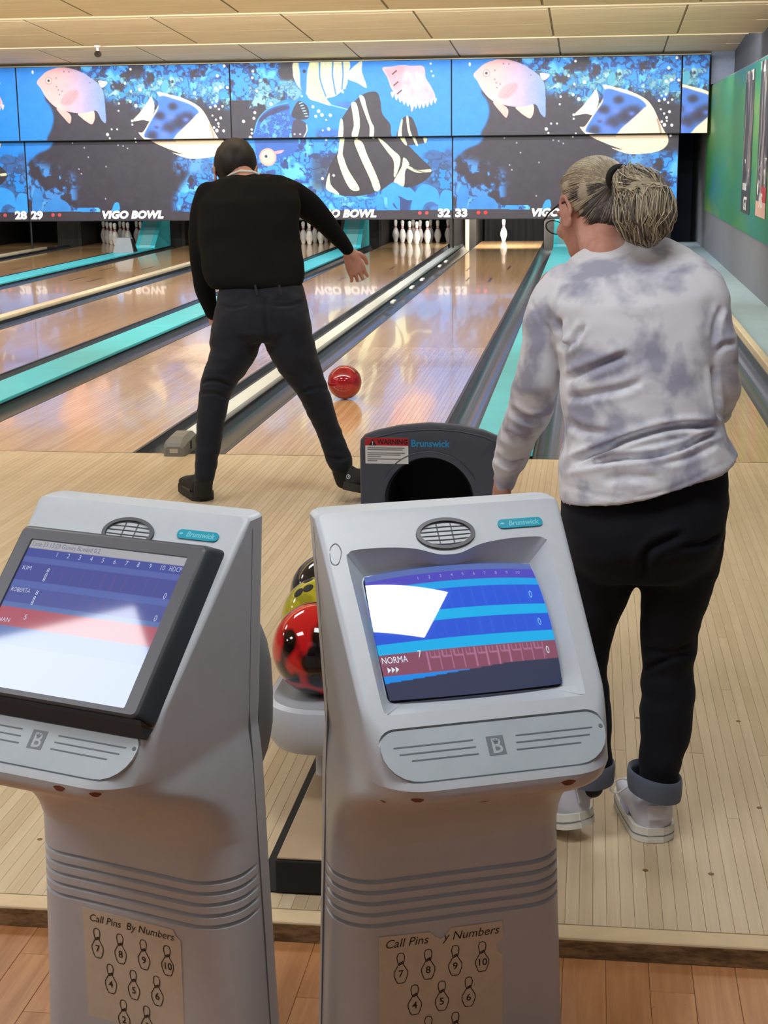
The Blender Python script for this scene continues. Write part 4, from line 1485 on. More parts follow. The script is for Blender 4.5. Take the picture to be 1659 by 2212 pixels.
def console(loc, yaw, label, lcd):
    root = empty('scoring_console', (loc[0], loc[1], FLOOR_Z), yaw)
    tag(root, label, 'scoring console', 'scoring consoles')
    link('shell', PROTO.data, None, root)
    # vertical seam between front shell and back cover
    for s_ in (-1, 1):
        mb = MB()
        rr = []
        for z, hw in ((0.0, 0.2185), (0.25, 0.2085), (0.45, 0.2003), (0.55, 0.1968), (0.64, 0.1923), (0.80, 0.2007), (0.955, 0.2091)):
            rr.append([(s_ * (hw + 0.0004), 0.013, z + (KZ if z else 0)), (s_ * (hw + 0.0004), 0.0143, z + (KZ if z else 0)), (s_ * (hw - 0.004), 0.0143, z + (KZ if z else 0)), (s_ * (hw - 0.004), 0.013, z + (KZ if z else 0))])
        mb.rings(rr).build('shell_seam', M_seam, root)
    # bulging rear housing of the picture tube
    rings = []
    for t in np.linspace(0, 1, 9):
        d = 0.058 + 0.150 * math.sin(t * PI / 2)
        k_ = math.cos(t * PI / 2) ** 0.6 if t < 1 else 0.12
        w, h = 0.185 * max(k_, 0.12), 0.20 * max(k_, 0.12)
        rings.append([(w * math.copysign(abs(math.cos(a)) ** 0.7, math.cos(a)), d, 0.63 + KZ + h * math.copysign(abs(math.sin(a)) ** 0.7, math.sin(a))) for a in np.linspace(0, 2 * PI, 32, endpoint=False)])
    autosmooth(MB().rings(rings).build('rear_housing', plain('rear_housing_grey', srgb(126, 130, 136), 0.5) if 'rear_housing_grey' not in bpy.data.materials else bpy.data.materials['rear_housing_grey'], root), 40)
    # speaker
    sp = ring_flat(ellipse(0, 0.046, 0.050, 0.0295), ellipse(0, 0.046, 0.043, 0.0235), -0.002, 0.005).build('speaker_grille', M_grille, root)
    autosmooth(sp, 30)
    flat(ellipse(0, 0.046, 0.045, 0.025), 0.0002, 0.0006).build('speaker_cloth', M_black, sp)
    for i in range(6):
        b = 0.046 - 0.0185 + 0.0074 * i
        hwid = 0.044 * math.sqrt(max(0.05, 1 - ((b - 0.046) / 0.0245) ** 2))
        n = 12
        up_ = [pp(-hwid + 2 * hwid * t / n, b - 0.0012 - 0.0022 * math.sin(PI * t / n) * (1 if i < 3 else -1) * abs(i - 2.5) / 2.5, 0.0012) for t in range(n + 1)]
        mb = MB().tube(up_, [0.0004] + [0.0012] * (n - 1) + [0.0004], 8)
        mb.build('slat', M_grille, sp, True)
    for a in (-0.012, 0.012):
        flat([(a - 0.0012, 0.024), (a + 0.0012, 0.024), (a + 0.0012, 0.068), (a - 0.0012, 0.068)], 0.0006, 0.001).build('slat_rib', M_grille, sp)
    # brand badge
    bd = flat(rrect(0.092, 0.170, 0.0275, 0.0445, 0.0082), 0.0, 0.0035).build('brand_badge', M_badge, root)
    text('lettering', 'Brunswick', 0.0135, panel_M(0.136, 0.0362, 0.0037), M_badge_ink, bd, shear=0.2, bold=0.0003, xs=0.92)
    flat(ellipse(0.1, 0.036, 0.0035, 0.0022, 14), 0.0036, 0.0004).build('badge_mark', M_badge_ink, bd)
    # palm plate with lines and monogram
    pl_ = flat(PLATE, -0.0052, 0.0042).build('palm_plate', M_plate, root)
    for s_ in (-1, 1):
        for b, a0, a1 in ((0.409, 0.034, 0.158), (0.4205, 0.032, 0.151), (0.432, 0.030, 0.134)):
            x0, x1 = sorted((s_ * a0, s_ * a1))
            flat([(x0, b - 0.0011), (x1, b - 0.0011), (x1, b + 0.0011), (x0, b + 0.0011)], -0.0009, 0.0004).build('printed_line', M_ink, pl_)
    lg = flat([(-0.0135, 0.406), (0.0135, 0.406), (0.0135, 0.437), (-0.0135, 0.437)], -0.0009, 0.0005).build('monogram', M_logo_bg, pl_)
    text('monogram_letter', 'B', 0.034, panel_M(0.0005, 0.4235, -0.0002), M_plate, lg, bold=0.0004, xs=0.95)
    cr = [(-0.005, 0.4125), (0.0052, 0.4125), (0.0064, 0.4075), (0.003, 0.4105), (0.0, 0.4070), (-0.003, 0.4105), (-0.0064, 0.4075)]
    flat([(a * 0.8, b + 0.0035) for a, b in cr], -0.0001, 0.0003).build('crown_mark', M_logo_bg, lg)
    flat(ellipse(0.172, 0.408, 0.0032, 0.0032, 14), -0.0009, 0.0006).build('lock_hole', M_seam, pl_)
    # two small rust spots under the lip
    if not lcd:
        # curved picture tube
        hw, hh = 0.1462, 0.1160
        H, W_ = 150, 200
        im = np.zeros((H, W_, 3))
        v = np.linspace(0, 1, H)[:, None]
        u = np.linspace(0, 1, W_)[None, :]
        im[:] = (70, 84, 190)
        def band(a, b, c):
            m_ = ((v >= a) & (v < b))[..., None] * np.ones((1, W_, 1))
            im[:] = im * (1 - m_) + np.array(c) * m_
        band(0, 0.05, (96, 120, 190)); band(0.05, 0.13, (84, 80, 204)); band(0.13, 0.19, (20, 176, 252)); band(0.19, 0.36, (40, 96, 236)); band(0.36, 0.44, (16, 190, 255)); band(0.44, 0.58, (44, 96, 232)); band(0.58, 0.66, (20, 188, 254)); band(0.66, 0.82, (146, 86, 110)); band(0.82, 0.875, (24, 150, 250))
        cells = np.linspace(0.26, 0.92, 11)
        for c in cells:
            m_ = (np.abs(u - c) < 0.004)[..., None] * (((v > 0.67) & (v < 0.81)) * 1.0)[..., None]
            im = im * (1 - 0.6 * m_) + np.array((220, 150, 190)) * 0.6 * m_
            m2 = (np.abs(u - c) < 0.003)[..., None] * (((v > 0.20) & (v < 0.35)) | ((v > 0.45) & (v < 0.57)))[..., None]
            im = im * (1 - 0.22 * m2) + np.array((90, 150, 250)) * 0.22 * m2
            m3 = ((u > c + 0.018) & (u < c + 0.062) & (np.abs(v - 0.715) < 0.004) | (np.abs(u - c - 0.018) < 0.003) & (v > 0.67) & (v < 0.715) | (np.abs(u - c - 0.04) < 0.003) & (v > 0.67) & (v < 0.715))[..., None] * (c < 0.9)
            im = im * (1 - 0.55 * m3) + np.array((214, 150, 190)) * 0.55 * m3
        lim = 0.875 - 0.075 * u / 0.72
        dk = (v > np.where(u < 0.72, lim, 0.80 - 0.0 * u))[..., None] * 1.0
        im = im * (1 - dk) + np.array((56, 64, 92)) * dk
        sm = screen_mat('crt_glass', 0.85, 0.03, 0.6, 1.0)

        def place(u, v):
            # rounded, bulging tube face
            x, y = 2 * u - 1, 2 * v - 1
            # squircle the corners
            sx = 1 - 0.035 * y * y
            sy = 1 - 0.05 * x * x
            bul = -0.030 + 0.016 * (1 - 0.5 * x * x - 0.5 * y * y)
            return pp(x * hw * sx, 0.208 + y * hh * sy, bul)
        sc_ = screen_mesh('screen', im, place, sm, root, 1)
        MB().rings([[pp(a, b, -0.0335) for a, b in rrect(-0.1435, 0.1435, 0.0955, 0.3215, 0.012)], [pp(a, b, -0.0325) for a, b in rrect(-0.1435, 0.1435, 0.0955, 0.3215, 0.012)]]).build('screen_surround', M_black, root)
        ink = screen_ink('crt_white', (0.75, 0.9, 1, 1), 0.8)
        ink2 = screen_ink('crt_pale_blue', (0.25, 0.6, 1, 1), 0.8)

        def onscreen(s_, u, v, size, m_, **kw):
            p = place(u, v)
            q = p - PT
            M_ = panel_M(q.x, q.dot(PD), q.dot(PN) + 0.004)
            text('lettering', s_, size, M_, m_, sc_, **kw)
        onscreen('NORMA', 0.075, 0.715, 0.016, ink, xs=0.72)
        onscreen('7', 0.215, 0.690, 0.017, ink, xs=0.75)
        for u_, v_ in ((0.925, 0.29), (0.93, 0.52), (0.94, 0.745)): onscreen('0', u_, v_, 0.019, ink2 if v_ < 0.7 else ink, xs=0.6)
        for i in range(3):
            p = place(0.035 + 0.022 * i, 0.785)
            q = p - PT
            a, b, f_ = q.x, q.dot(PD), q.dot(PN) + 0.004
            MB().add([pp(a - 0.0026, b - 0.005, f_), pp(a + 0.0028, b, f_), pp(a - 0.0026, b + 0.005, f_)], [(0, 1, 2)]).build('arrow_mark', ink, sc_)
        for i in range(10): onscreen(str(i + 1), 0.30 + 0.066 * i, 0.095, 0.008, screen_ink('crt_faint', (0.5, 0.55, 0.95, 1), 0.5) if i == 0 else bpy.data.materials['crt_faint'])
    else:
        fr = []
        for off, a0, a1, b0, b1, r_ in ((0.001, -0.197, 0.192, 0.056, 0.374, 0.012), (0.026, -0.186, 0.184, 0.066, 0.374, 0.012), (0.033, -0.180, 0.178, 0.072, 0.373, 0.010), (0.036, -0.176, 0.174, 0.076, 0.370, 0.008)):
            fr.append([pp(a, b, off) for a, b in rrect(a0, a1, b0, b1, r_, 5)])
        inn = rrect(-0.1525, 0.1525, 0.0945, 0.3615, 0.003, 5)
        fr.append([pp(a, b, 0.036) for a, b in inn])
        fr.append([pp(a, b, 0.031) for a, b in inn])
        lf = MB()
        n = len(fr[0])
        vs = [p for r_ in fr for p in r_]
        fs, mi = [], []
        for k_ in range(len(fr) - 1):
            for i in range(n):
                j = (i + 1) % n
                fs.append((k_ * n + i, k_ * n + j, (k_ + 1) * n + j, (k_ + 1) * n + i))
                mi.append(1 if k_ < 2 else 0)
        fs.append(tuple(range(n)))
        mi.append(1)
        lf.v, lf.f, lf.m = [tuple(v) for v in vs], fs, mi
        fo_ = lf.build('lcd_frame', [M_bezel, M_bezel_side], root)
        autosmooth(fo_, 25)
        MB().rings([[pp(-0.197, 0.374, 0.001), pp(0.192, 0.374, 0.001), pp(0.184, 0.374, 0.030), pp(-0.186, 0.374, 0.030)], [pp(-0.192, 0.392, 0.001), pp(0.188, 0.392, 0.001), pp(0.182, 0.378, 0.020), pp(-0.184, 0.378, 0.020)]]).build('frame_foot', M_bezel_side, fo_)
        H, W_ = 150, 200
        im = np.zeros((H, W_, 3))
        v = np.linspace(0, 1, H)[:, None]
        u = np.linspace(0, 1, W_)[None, :]
        def band(a, b, c):
            m_ = ((v >= a) & (v < b))[..., None] * np.ones((1, W_, 1))
            im[:] = im * (1 - m_) + np.array(c) * m_
        band(0, 0.055, (206, 206, 212)); band(0.055, 0.115, (92, 104, 190)); band(0.115, 0.155, (112, 128, 208)); band(0.155, 0.285, (96, 104, 184)); band(0.285, 0.33, (112, 132, 212)); band(0.33, 0.44, (104, 116, 192)); band(0.44, 0.47, (118, 146, 214)); band(0.47, 0.60, (214, 116, 134)); band(0.60, 0.72, (128, 156, 220)); band(0.72, 1.01, (140, 164, 224))
        for c in np.linspace(0.22, 0.88, 11):
            for a, b in ((0.17, 0.28), (0.34, 0.43)):
                m_ = (np.abs(u - c) < 0.003)[..., None] * ((v > a) & (v < b))[..., None]
                im = im * (1 - 0.3 * m_) + np.array((170, 110, 170)) * 0.3 * m_
        sm = screen_mat('lcd_screen', 0.62, 0.05, 0.5, 0.0)
        sc_ = screen_mesh('screen', im, lambda u, v: pp(-0.1525 + 0.305 * u, 0.0945 + 0.267 * v, 0.0315), sm, root, 1)
        ink = screen_ink('lcd_ink_pale', (0.62, 0.68, 0.95, 1), 0.62)
        ink_d = screen_ink('lcd_ink_dark', (0.16, 0.18, 0.36, 1), 0.5)

        def onscreen(s_, u, v, size, m_, **kw):
            text('lettering', s_, size, panel_M(-0.1525 + 0.305 * u, 0.0945 + 0.267 * v, 0.0319), m_, sc_, **kw)
        onscreen('Lane 33 13:29 Games Bowled 0.2', 0.235, 0.028, 0.0125, ink_d, xs=0.80)
        for i in range(10): onscreen(str(i + 1), 0.20 + 0.0745 * i, 0.086, 0.0125, ink, xs=0.8)
        onscreen('HDCP', 0.95, 0.086, 0.0125, ink, xs=0.7)
        onscreen('KIM', 0.05, 0.20, 0.011, ink)
        onscreen('ROBERTA', 0.075, 0.355, 0.011, ink, xs=0.8)
        for v_ in (0.20, 0.235, 0.265, 0.36, 0.40, 0.43): onscreen('8', 0.19 if v_ < 0.3 else 0.185, v_, 0.011, ink)
        onscreen('5', 0.185, 0.53, 0.013, ink)
        onscreen('NAN', 0.06, 0.565, 0.011, ink)
        for v_ in (0.27, 0.42): onscreen('0', 0.955, v_, 0.016, ink, xs=0.7)
    sticker(root, -0.137 if not lcd else -0.090, 0.083 if not lcd else 0.110, 0.268 if not lcd else 0.276, not lcd)
    return root


KR = console((1.656, -5.295), 0.385, 'grey scoring console with a curved blue tube screen, nearer the woman', False)
KL = console((1.158, -5.339), -0.309, 'grey scoring console with a dark framed flat screen at left', True)
bpy.data.objects.remove(PROTO)
M_rust = plain('rust_spot', srgb(120, 70, 46), 0.7)
bpy.context.view_layer.update()
for root, spots in ((KR, ((902, 1729, 0.009), (1046, 1731, 0.007), (1228, 1690, 0.011), (828, 1731, 0.005))), (KL, ((128, 1703, 0.010), (206, 1716, 0.009)))):
    sh_ = [c for c in root.children if c.name.startswith('shell') and 'seam' not in c.name][0]
    Mw = root.matrix_world
    bv = BVHTree.FromPolygons([Mw @ v.co for v in sh_.data.vertices], [tuple(p.vertices) for p in sh_.data.polygons])
    for px, py, r_ in spots:
        d = (at(px, py, 0) - CAM).normalized()
        h, n, _, _ = bv.ray_cast(CAM, d)
        if h is None: continue
        if n.dot(d) > 0: n = -n
        t = Vector((0, 0, 1)).cross(n).normalized()
        b = n.cross(t)
        pts = [h + n * 0.0006 + t * (r_ * math.cos(a) * (1 + 0.2 * math.sin(3 * a))) + b * (r_ * 0.45 * math.sin(a)) for a in np.linspace(0, 2 * PI, 14, endpoint=False)]
        inv = Mw.inverted()
        MB().rings([[inv @ (q - n * 0.0012) for q in pts], [inv @ q for q in pts]]).build('scuff_mark', M_rust, root)
vs_, fs_ = stroke(smooth_closed([(-0.196, 0.062), (-0.190, 0.052), (-0.183, 0.050), (-0.178, 0.060), (-0.180, 0.074), (-0.188, 0.088), (-0.197, 0.084)], 4).tolist(), 0.0011, lambda a, b: tuple(pp(a, b, 0.0022)))
MB().add(vs_, fs_).build('peeled_sticker_outline', M_seam, KR)

# ------------------------------------------------------------------ ball return
M_hood = plain('hood_charcoal', srgb(74, 78, 90), 0.42, 0.05, 40, 0.05)
M_rack = plain('rack_light_grey', srgb(190, 196, 206), 0.35, 0.03)
M_wood_base = plain('base_tan', srgb(176, 152, 122), 0.5, 0.1, 5)
HX, HY = 1.432, -3.2
br = empty('ball_return', (HX, -3.9, 0.0))
tag(br, 'charcoal hooded ball return with a light grey rack on the approach', 'ball return')
off = Vector((-HX, 3.9, 0))


def bput(mb, name, mat, parent=None, sm=False):
    o = mb.build(name, mat, parent or br)
    if parent is None: o.location = off
    if sm: autosmooth(o, 35)
    return o


cz, cr_ = at(927, 1084, HY).z, 0.134
cxh = at(927, 1084, HY).x
outl = [(1.205, 0.24), (1.205, 0.66), (1.207, 0.69), (1.222, 0.708), (1.26, 0.722), (1.33, 0.738), (1.42, 0.747), (1.51, 0.742), (1.585, 0.726), (1.628, 0.708), (1.636, 0.692), (1.640, 0.66), (1.645, 0.24)]


angs = set(np.linspace(0, 2 * PI, 72, endpoint=False).round(4).tolist())
for p in outl: angs.add(round(math.atan2(p[1] - cz, p[0] - cxh) % (2 * PI), 4))
angs = sorted(angs)
O = [ray_poly((cxh, cz), a, outl) for a in angs]
mx, mz = 1.425, 0.48
shr = lambda s_: [(mx + (x - mx) * s_, mz + (z - mz) * s_) for x, z in O]
circ = lambda r: [(cxh + r * math.cos(a), cz + r * math.sin(a)) for a in angs]
low = lambda s_, dz: [(x, z - dz * max(0, (z - 0.45) / 0.3)) for x, z in shr(s_)]
seq = [(HY + 0.40, low(0.80, 0.14)), (HY + 0.36, low(0.90, 0.11)), (HY + 0.2, low(0.97, 0.055)), (HY + 0.012, shr(1.0)), (HY + 0.003, shr(0.992)), (HY, shr(0.975)), (HY, circ(cr_ + 0.012)), (HY + 0.004, circ(cr_ + 0.004)), (HY + 0.03, circ(cr_)), (HY + 0.03, circ(cr_ - 0.004)), (HY + 0.30, circ(cr_ - 0.006))]
hood = MB().rings([[(x, y, z) for x, z in r_] for y, r_ in seq])
hood.m = [0] * len(hood.f)
n_ = len(angs)
for k_ in range(8 * n_, 10 * n_): hood.m[k_] = 1
hood.m[-1] = 1
ho = bput(hood, 'hood', [M_hood, M_black], None, True)
# raised moulding around the opening and along the top
bput(MB().tube([(x, HY - 0.001, z) for x, z in [(1.222, 0.690), (1.26, 0.703), (1.33, 0.719), (1.42, 0.728), (1.51, 0.723), (1.585, 0.707), (1.62, 0.692)]], 0.003, 8), 'edge_moulding', M_hood)
bput(MB().tube([(cxh + (cr_ + 0.022) * math.cos(a), HY - 0.0005, cz + (cr_ + 0.022) * math.sin(a)) for a in np.linspace(0.15 * PI, 0.85 * PI, 20)], 0.0025, 8), 'opening_moulding', M_hood)


def hq(px, py): 
    P = at(px, py, HY - 0.002)
    return (P.x, P.z)


def hood_rect(px0, py0, px1, py1, y, name, mat, parent):
    x0, z1 = hq(px0, py0)
    x1, z0 = hq(px1, py1)
    return bput(MB().box(x0, x1, y - 0.0012, y, z0, z1), name, mat, parent)


wl_ = bput(MB().box(hq(789, 965)[0], hq(882, 965)[0], HY - 0.0022, HY - 0.0005, hq(789, 1001)[1], hq(789, 945)[1]), 'warning_label', M_white)
M_wred = plain('label_red', srgb(188, 36, 44), 0.4, 0.02)
M_wgrey = plain('label_text_grey', srgb(120, 122, 128), 0.5)
hood_rect(788, 945, 882, 963, HY - 0.0024, 'label_header', M_wred, wl_)
Mx = lambda px, py, dy: Matrix(((1, 0, 0, hq(px, py)[0]), (0, 0, -1, HY - dy), (0, 1, 0, hq(px, py)[1]), (0, 0, 0, 1)))
text('lettering', 'WARNING', 0.021, Mx(848, 955, 0.0040), M_black, wl_, bold=0.0006, xs=0.92)
tri = [hq(797, 962), (hq(813, 962)), hq(805, 948)]
bput(MB().rings([[(x, HY - 0.0037, z) for x, z in tri], [(x, HY - 0.0042, z) for x, z in tri]]), 'warning_triangle', M_black, wl_)
text('lettering', '!', 0.016, Mx(805, 957, 0.0046), M_white, wl_, bold=0.0005)
for i, (py, l) in enumerate(((967, 0.95), (971, 0.9), (978, 0.96), (982, 0.85), (986, 0.35), (991, 0.9), (995, 0.25))):
    x0, x1 = hq(794, py)[0], hq(794 + 84 * l, py)[0]
    z = hq(794, py)[1]
    bput(MB().box(x0, x1, HY - 0.0030, HY - 0.0023, z - 0.0013, z + 0.0013), 'text_line', M_wgrey, wl_)
text('brand_lettering', 'Brunswick', 0.030, Mx(929, 959, 0.0012) , plain('brand_blue', srgb(48, 150, 204), 0.4), br, bold=0.0007, xs=0.93).location = off
# rack
def stadium(x0, x1, y0, y1, r):
    return [(x, y) for x, y in rrect(x0, x1, y0, y1, r, 8)]
rk = MB()
Rr = [(0.075, 0.205), (0.02, 0.215), (0.0, 0.245), (0.0, 0.300), (0.006, 0.318), (0.02, 0.324), (0.034, 0.3195), (0.05, 0.3155), (0.10, 0.3150)]
rk.rings([[(x, y, z) for x, y in stadium(1.165 + i_, 1.70 - i_, -4.56 + i_, HY + 0.05 - 0 * i_, max(0.12 - i_, 0.02))] for i_, z in Rr])
bput(rk, 'rack', M_rack, None, True)
bput(MB().tube([(1.305, -4.50, 0.21), (1.305, -4.50, 0.155)], 0.014, 12), 'drain_stub', M_rack)
bput(MB().bbox(1.38, 1.50, -4.2, -3.3, 0.075, 0.21, 0.02), 'pedestal', M_hood)
bput(MB().bbox(1.252, 1.62, -4.795, -3.0, 0.004, 0.078, 0.004), 'base_side', M_black)
bput(MB().bbox(1.256, 1.62, -4.79, -3.0, 0.0785, 0.084, 0.002), 'base_top', M_wood_base)
bput(MB().bbox(1.205, 1.66, -4.79, -2.95, 0.0006, 0.006, 0.002), 'black_floor_strip', M_black)  # thin flat black strip on the floor, wider than the base

# ------------------------------------------------------------------ bowling balls
BR = 0.1085


def ball(name, c, mat, label, holes=None, spin=(0, 0, 0)):
    bm = bmesh.new()
    bmesh.ops.create_uvsphere(bm, u_segments=48, v_segments=32, radius=BR)
    me = bpy.data.meshes.new(name)
    bm.to_mesh(me)
    bm.free()
    o = link(name, me, mat, None, True)
    o.location = c
    tag(o, label, 'bowling ball', 'bowling balls')
    for d in holes or ():
        d = Vector(d).normalized()
        t = d.orthogonal().normalized()
        b = d.cross(t)
        mb = MB()
        rr = []
        for r_, h in ((0.0138, math.sqrt(BR ** 2 - 0.0138 ** 2) + 0.0002), (0.0125, math.sqrt(BR ** 2 - 0.0125 ** 2) + 0.0005), (0.007, math.sqrt(BR ** 2 - 0.007 ** 2) + 0.0006), (0.0001, BR + 0.0006)):
            rr.append([d * h + (t * math.cos(a) + b * math.sin(a)) * r_ for a in np.linspace(0, 2 * PI, 18, endpoint=False)])
        mb.rings(rr, False, True).build('finger_hole', M_black, o)
    return o


def swirl(name, cols, scale=4, rough=0.07, dist=1.5, sharp=0.04):
    m = NT(name)
    m.set(rough=rough, coat=0.5, coatr=0.03)
    n1 = m.noise(m.coords((1, 1, 1)), scale, 2, 0.5, dist)
    m.col(m.ramp(n1, [(0.5 - sharp, cols[0]), (0.5 + sharp, cols[1])]))
    return m.mat


P = atz(744, 863, 0.0)
ball('bowling_ball', (P.x, P.y + 0.02, BR + 0.001), swirl('ball_red', (srgb(128, 18, 26), srgb(150, 32, 38)), 5), 'dark red bowling ball rolling on lane 33', ((0.3, 0.2, 0.9),))
ball('bowling_ball', (1.285, -4.40, 0.424), swirl('ball_red_black', (srgb(206, 26, 32), srgb(16, 10, 14)), 8.5, 0.06, 0.5, 0.03), 'red and black swirled bowling ball at the front of the rack', ((-0.1, 0.5, 0.9),))
ball('bowling_ball', (1.262, -4.178, 0.424), swirl('ball_yellow', (srgb(186, 178, 44), srgb(156, 152, 40)), 9), 'yellow bowling ball with finger holes in the rack', ((-0.52, -0.42, 0.75), (-0.30, -0.42, 0.86), (-0.36, -0.05, 0.93)))
ball('bowling_ball', (1.240, -3.955, 0.424), swirl('ball_black', (srgb(26, 26, 32), srgb(44, 44, 54)), 5), 'black bowling ball behind the yellow one in the rack', ())
# ------------------------------------------------------------------ people
def fabric(name, c, rough=0.9, weave=900, bump=0.25, var=0.12, sheen=0.2):
    m = NT(name)
    m.set(rough=rough, sheen=sheen, spec=0.25)
    v = m.coords()
    n1 = m.noise(v, 9, 5, 0.65)
    lo = tuple(x * (1 - var) for x in c[:3]) + (1,)
    hi = tuple(min(1, x * (1 + var)) for x in c[:3]) + (1,)
    m.col(m.ramp(n1, [(0.3, lo), (0.7, hi)]))
    m.bump(m.noise(v, weave, 2, 0.5), bump, 0.002)
    return m.mat


M_skin = NT('skin')
M_skin.set(rough=0.5, sss=0.12, spec=0.35)
M_skin.b.inputs['Subsurface Radius'].default_value = (0.02, 0.008, 0.004)
_v = M_skin.coords()
M_skin.col(M_skin.ramp(M_skin.noise(_v, 26, 5, 0.65), [(0.3, srgb(182, 126, 110)), (0.7, srgb(208, 158, 140))]))
M_skin.bump(M_skin.noise(_v, 320, 3, 0.6), 0.12, 0.002)
M_skin = M_skin.mat
M_jeans_m = fabric('dark_jeans', srgb(27, 30, 40), 0.85, 1100, 0.3, 0.22, 0.1)
M_knit_b = fabric('black_sweater', srgb(7, 7, 8), 0.95, 700, 0.3, 0.2, 0.0)
M_jeans_w = fabric('navy_trousers', srgb(15, 17, 26), 0.85, 1100, 0.3, 0.2, 0.03)
M_cuff = fabric('turned_cuff', srgb(92, 100, 118), 0.9, 800, 0.4, 0.14)
M_shoe_b = plain('black_suede', srgb(26, 25, 26), 0.8, 0.25, 20)
M_shoe_g = plain('grey_mesh', srgb(70, 64, 60), 0.8, 0.25, 30)
M_shoe_w = plain('white_leather', srgb(206, 206, 220), 0.4, 0.05, 10)
M_sole_w = plain('white_rubber', srgb(226, 224, 216), 0.5, 0.05, 14)
M_sole_g = plain('sole_stripe_grey', srgb(128, 132, 138), 0.6)
M_sole_d = plain('sole_dark', srgb(40, 38, 36), 0.8)

# tie-dyed sweatshirt: soft grey blotches on white, ribbed knit
m = NT('tie_dye_sweatshirt')
m.set(rough=0.92, sheen=0.2, spec=0.25)
v = m.coords((1, 1, 1))
n1 = m.noise(v, 11.0, 3, 0.5, 0.3)
n2 = m.noise(v, 15, 3, 0.6)
ad = m.n('ShaderNodeMath', operation='MULTIPLY_ADD')
m.l(n2, ad.inputs[0]); ad.inputs[1].default_value = 0.30; m.l(n1, ad.inputs[2])
m.col(m.ramp(ad.outputs[0], [(0.60, srgb(226, 228, 236)), (0.68, srgb(204, 206, 218)), (0.78, srgb(166, 168, 188))]))
wv = m.n('ShaderNodeTexWave')
wv.inputs['Scale'].default_value = 130
m.l(m.coords((0.0, 0.0, 1.0)), wv.inputs['Vector'])
m.bump(wv.outputs['Fac'], 0.25, 0.0012)
M_tie = m.mat


def V(px, py, Y):
    return at(px, py, Y)


def sec(mb_rings, L, R, Y, depth, n=32, p=2.4, yoff=0.0, drop=0.0):
    """one torso section from silhouette pixels L, R; depth = half thickness front to back (m)"""
    a, b = at(L[0], L[1], Y), at(R[0], R[1], Y)
    c = (a + b) / 2
    ax = (b - a) / 2
    bk = Vector((ax.y, -ax.x, 0)).normalized()      # towards the camera
    ring = []
    for i in range(n):
        t = 2 * PI * i / n
        cx, sx = math.cos(t), math.sin(t)
        k = (abs(cx) ** p + abs(sx) ** p) ** (-1 / p)
        q = c + ax * cx * k + bk * (depth * sx * k + yoff)
        q.z += -drop * sx * k
        ring.append(q)
    mb_rings.append(ring)


def chain(mb, pts, n=18, sub=4):
    """limb through (px,py,Y,radius_px) with rounded ends"""
    A = []
    for px, py, Y, r in pts:
        P = at(px, py, Y)
        A.append((P.x, P.y, P.z, r * mpp(P)))
    S_ = smooth_open(A, sub)
    path = [Vector(s_[:3]) for s_ in S_]
    rad = [float(s_[3]) for s_ in S_]
    mb.tube(path, rad, n)
    for k in (0, -1): mb.sphere(path[k], rad[k], 16, 10)
    return mb


def wchain(mb, pts, n=14, sub=3):
    """the same in metres: (x,y,z,r)"""
    S_ = smooth_open(pts, sub)
    path = [Vector(s_[:3]) for s_ in S_]
    rad = [float(s_[3]) for s_ in S_]
    mb.tube(path, rad, n)
    for k in (0, -1): mb.sphere(path[k], rad[k], 12, 8)
    return mb


def project(co):
    d = co - np.array(CAM)
    w = d @ np.array(fw)
    return 829.5 + F_PX * (d @ np.array(RT)) / w, 1106 - F_PX * (d @ np.array(UP)) / w


def folds(o, lines, facing=True):
    """press creases (or ridges, negative depth) into cloth along traced lines: (points, width_px, depth_m)"""
    me = o.data
    n = len(me.vertices)
    co = np.empty(n * 3); me.vertices.foreach_get('co', co); co = co.reshape(-1, 3)
    no = np.empty(n * 3); me.vertices.foreach_get('normal', no); no = no.reshape(-1, 3)
    px, py = project(co)
    view = co - np.array(CAM)
    view /= np.linalg.norm(view, axis=1)[:, None]
    f = np.clip(-(no * view).sum(1) * 2.0, 0, 1)
    for pts, w, dep in lines:
        P = smooth_open(pts, 6)
        d = np.full(n, 1e9)
        tt = np.zeros(n)
        N_ = len(P) - 1
        for i in range(N_):
            ax, ay = P[i]; bx, by = P[i + 1]
            L = (bx - ax) ** 2 + (by - ay) ** 2 + 1e-9
            t = np.clip(((px - ax) * (bx - ax) + (py - ay) * (by - ay)) / L, 0, 1)
            q = np.hypot(px - ax - t * (bx - ax), py - ay - t * (by - ay))
            m_ = q < d
            d = np.where(m_, q, d)
            tt = np.where(m_, (i + t) / N_, tt)
        end = np.clip(np.minimum(tt, 1 - tt) / 0.16, 0, 1) ** 0.7
        g = np.exp(-(d / w) ** 2) - 0.45 * np.exp(-((d - 2.0 * w) / (1.0 * w)) ** 2)
        co -= no * (g * dep * f * end)[:, None]
    me.vertices.foreach_set('co', co.ravel())
    me.update()


def wrinkle(o, scale, amp, seed=0, stretch=(1, 1, 1)):
    from mathutils import noise as mn
    me = o.data
    n = len(me.vertices)
    co = np.empty(n * 3); me.vertices.foreach_get('co', co); co = co.reshape(-1, 3)
    no = np.empty(n * 3); me.vertices.foreach_get('normal', no); no = no.reshape(-1, 3)
    q = co * np.array(stretch) * scale + np.array((seed, seed * 2, 0))
    h = np.array([mn.noise(Vector(v_)) for v_ in q.tolist()])
    co += no * (h * amp)[:, None]
    me.vertices.foreach_set('co', co.ravel())
    me.update()


def inset(rg, k):
    out = []
    for r_ in rg:
        c = sum(r_, Vector()) / len(r_)
        out.append([c + (q - c) * k for q in r_])
    return out


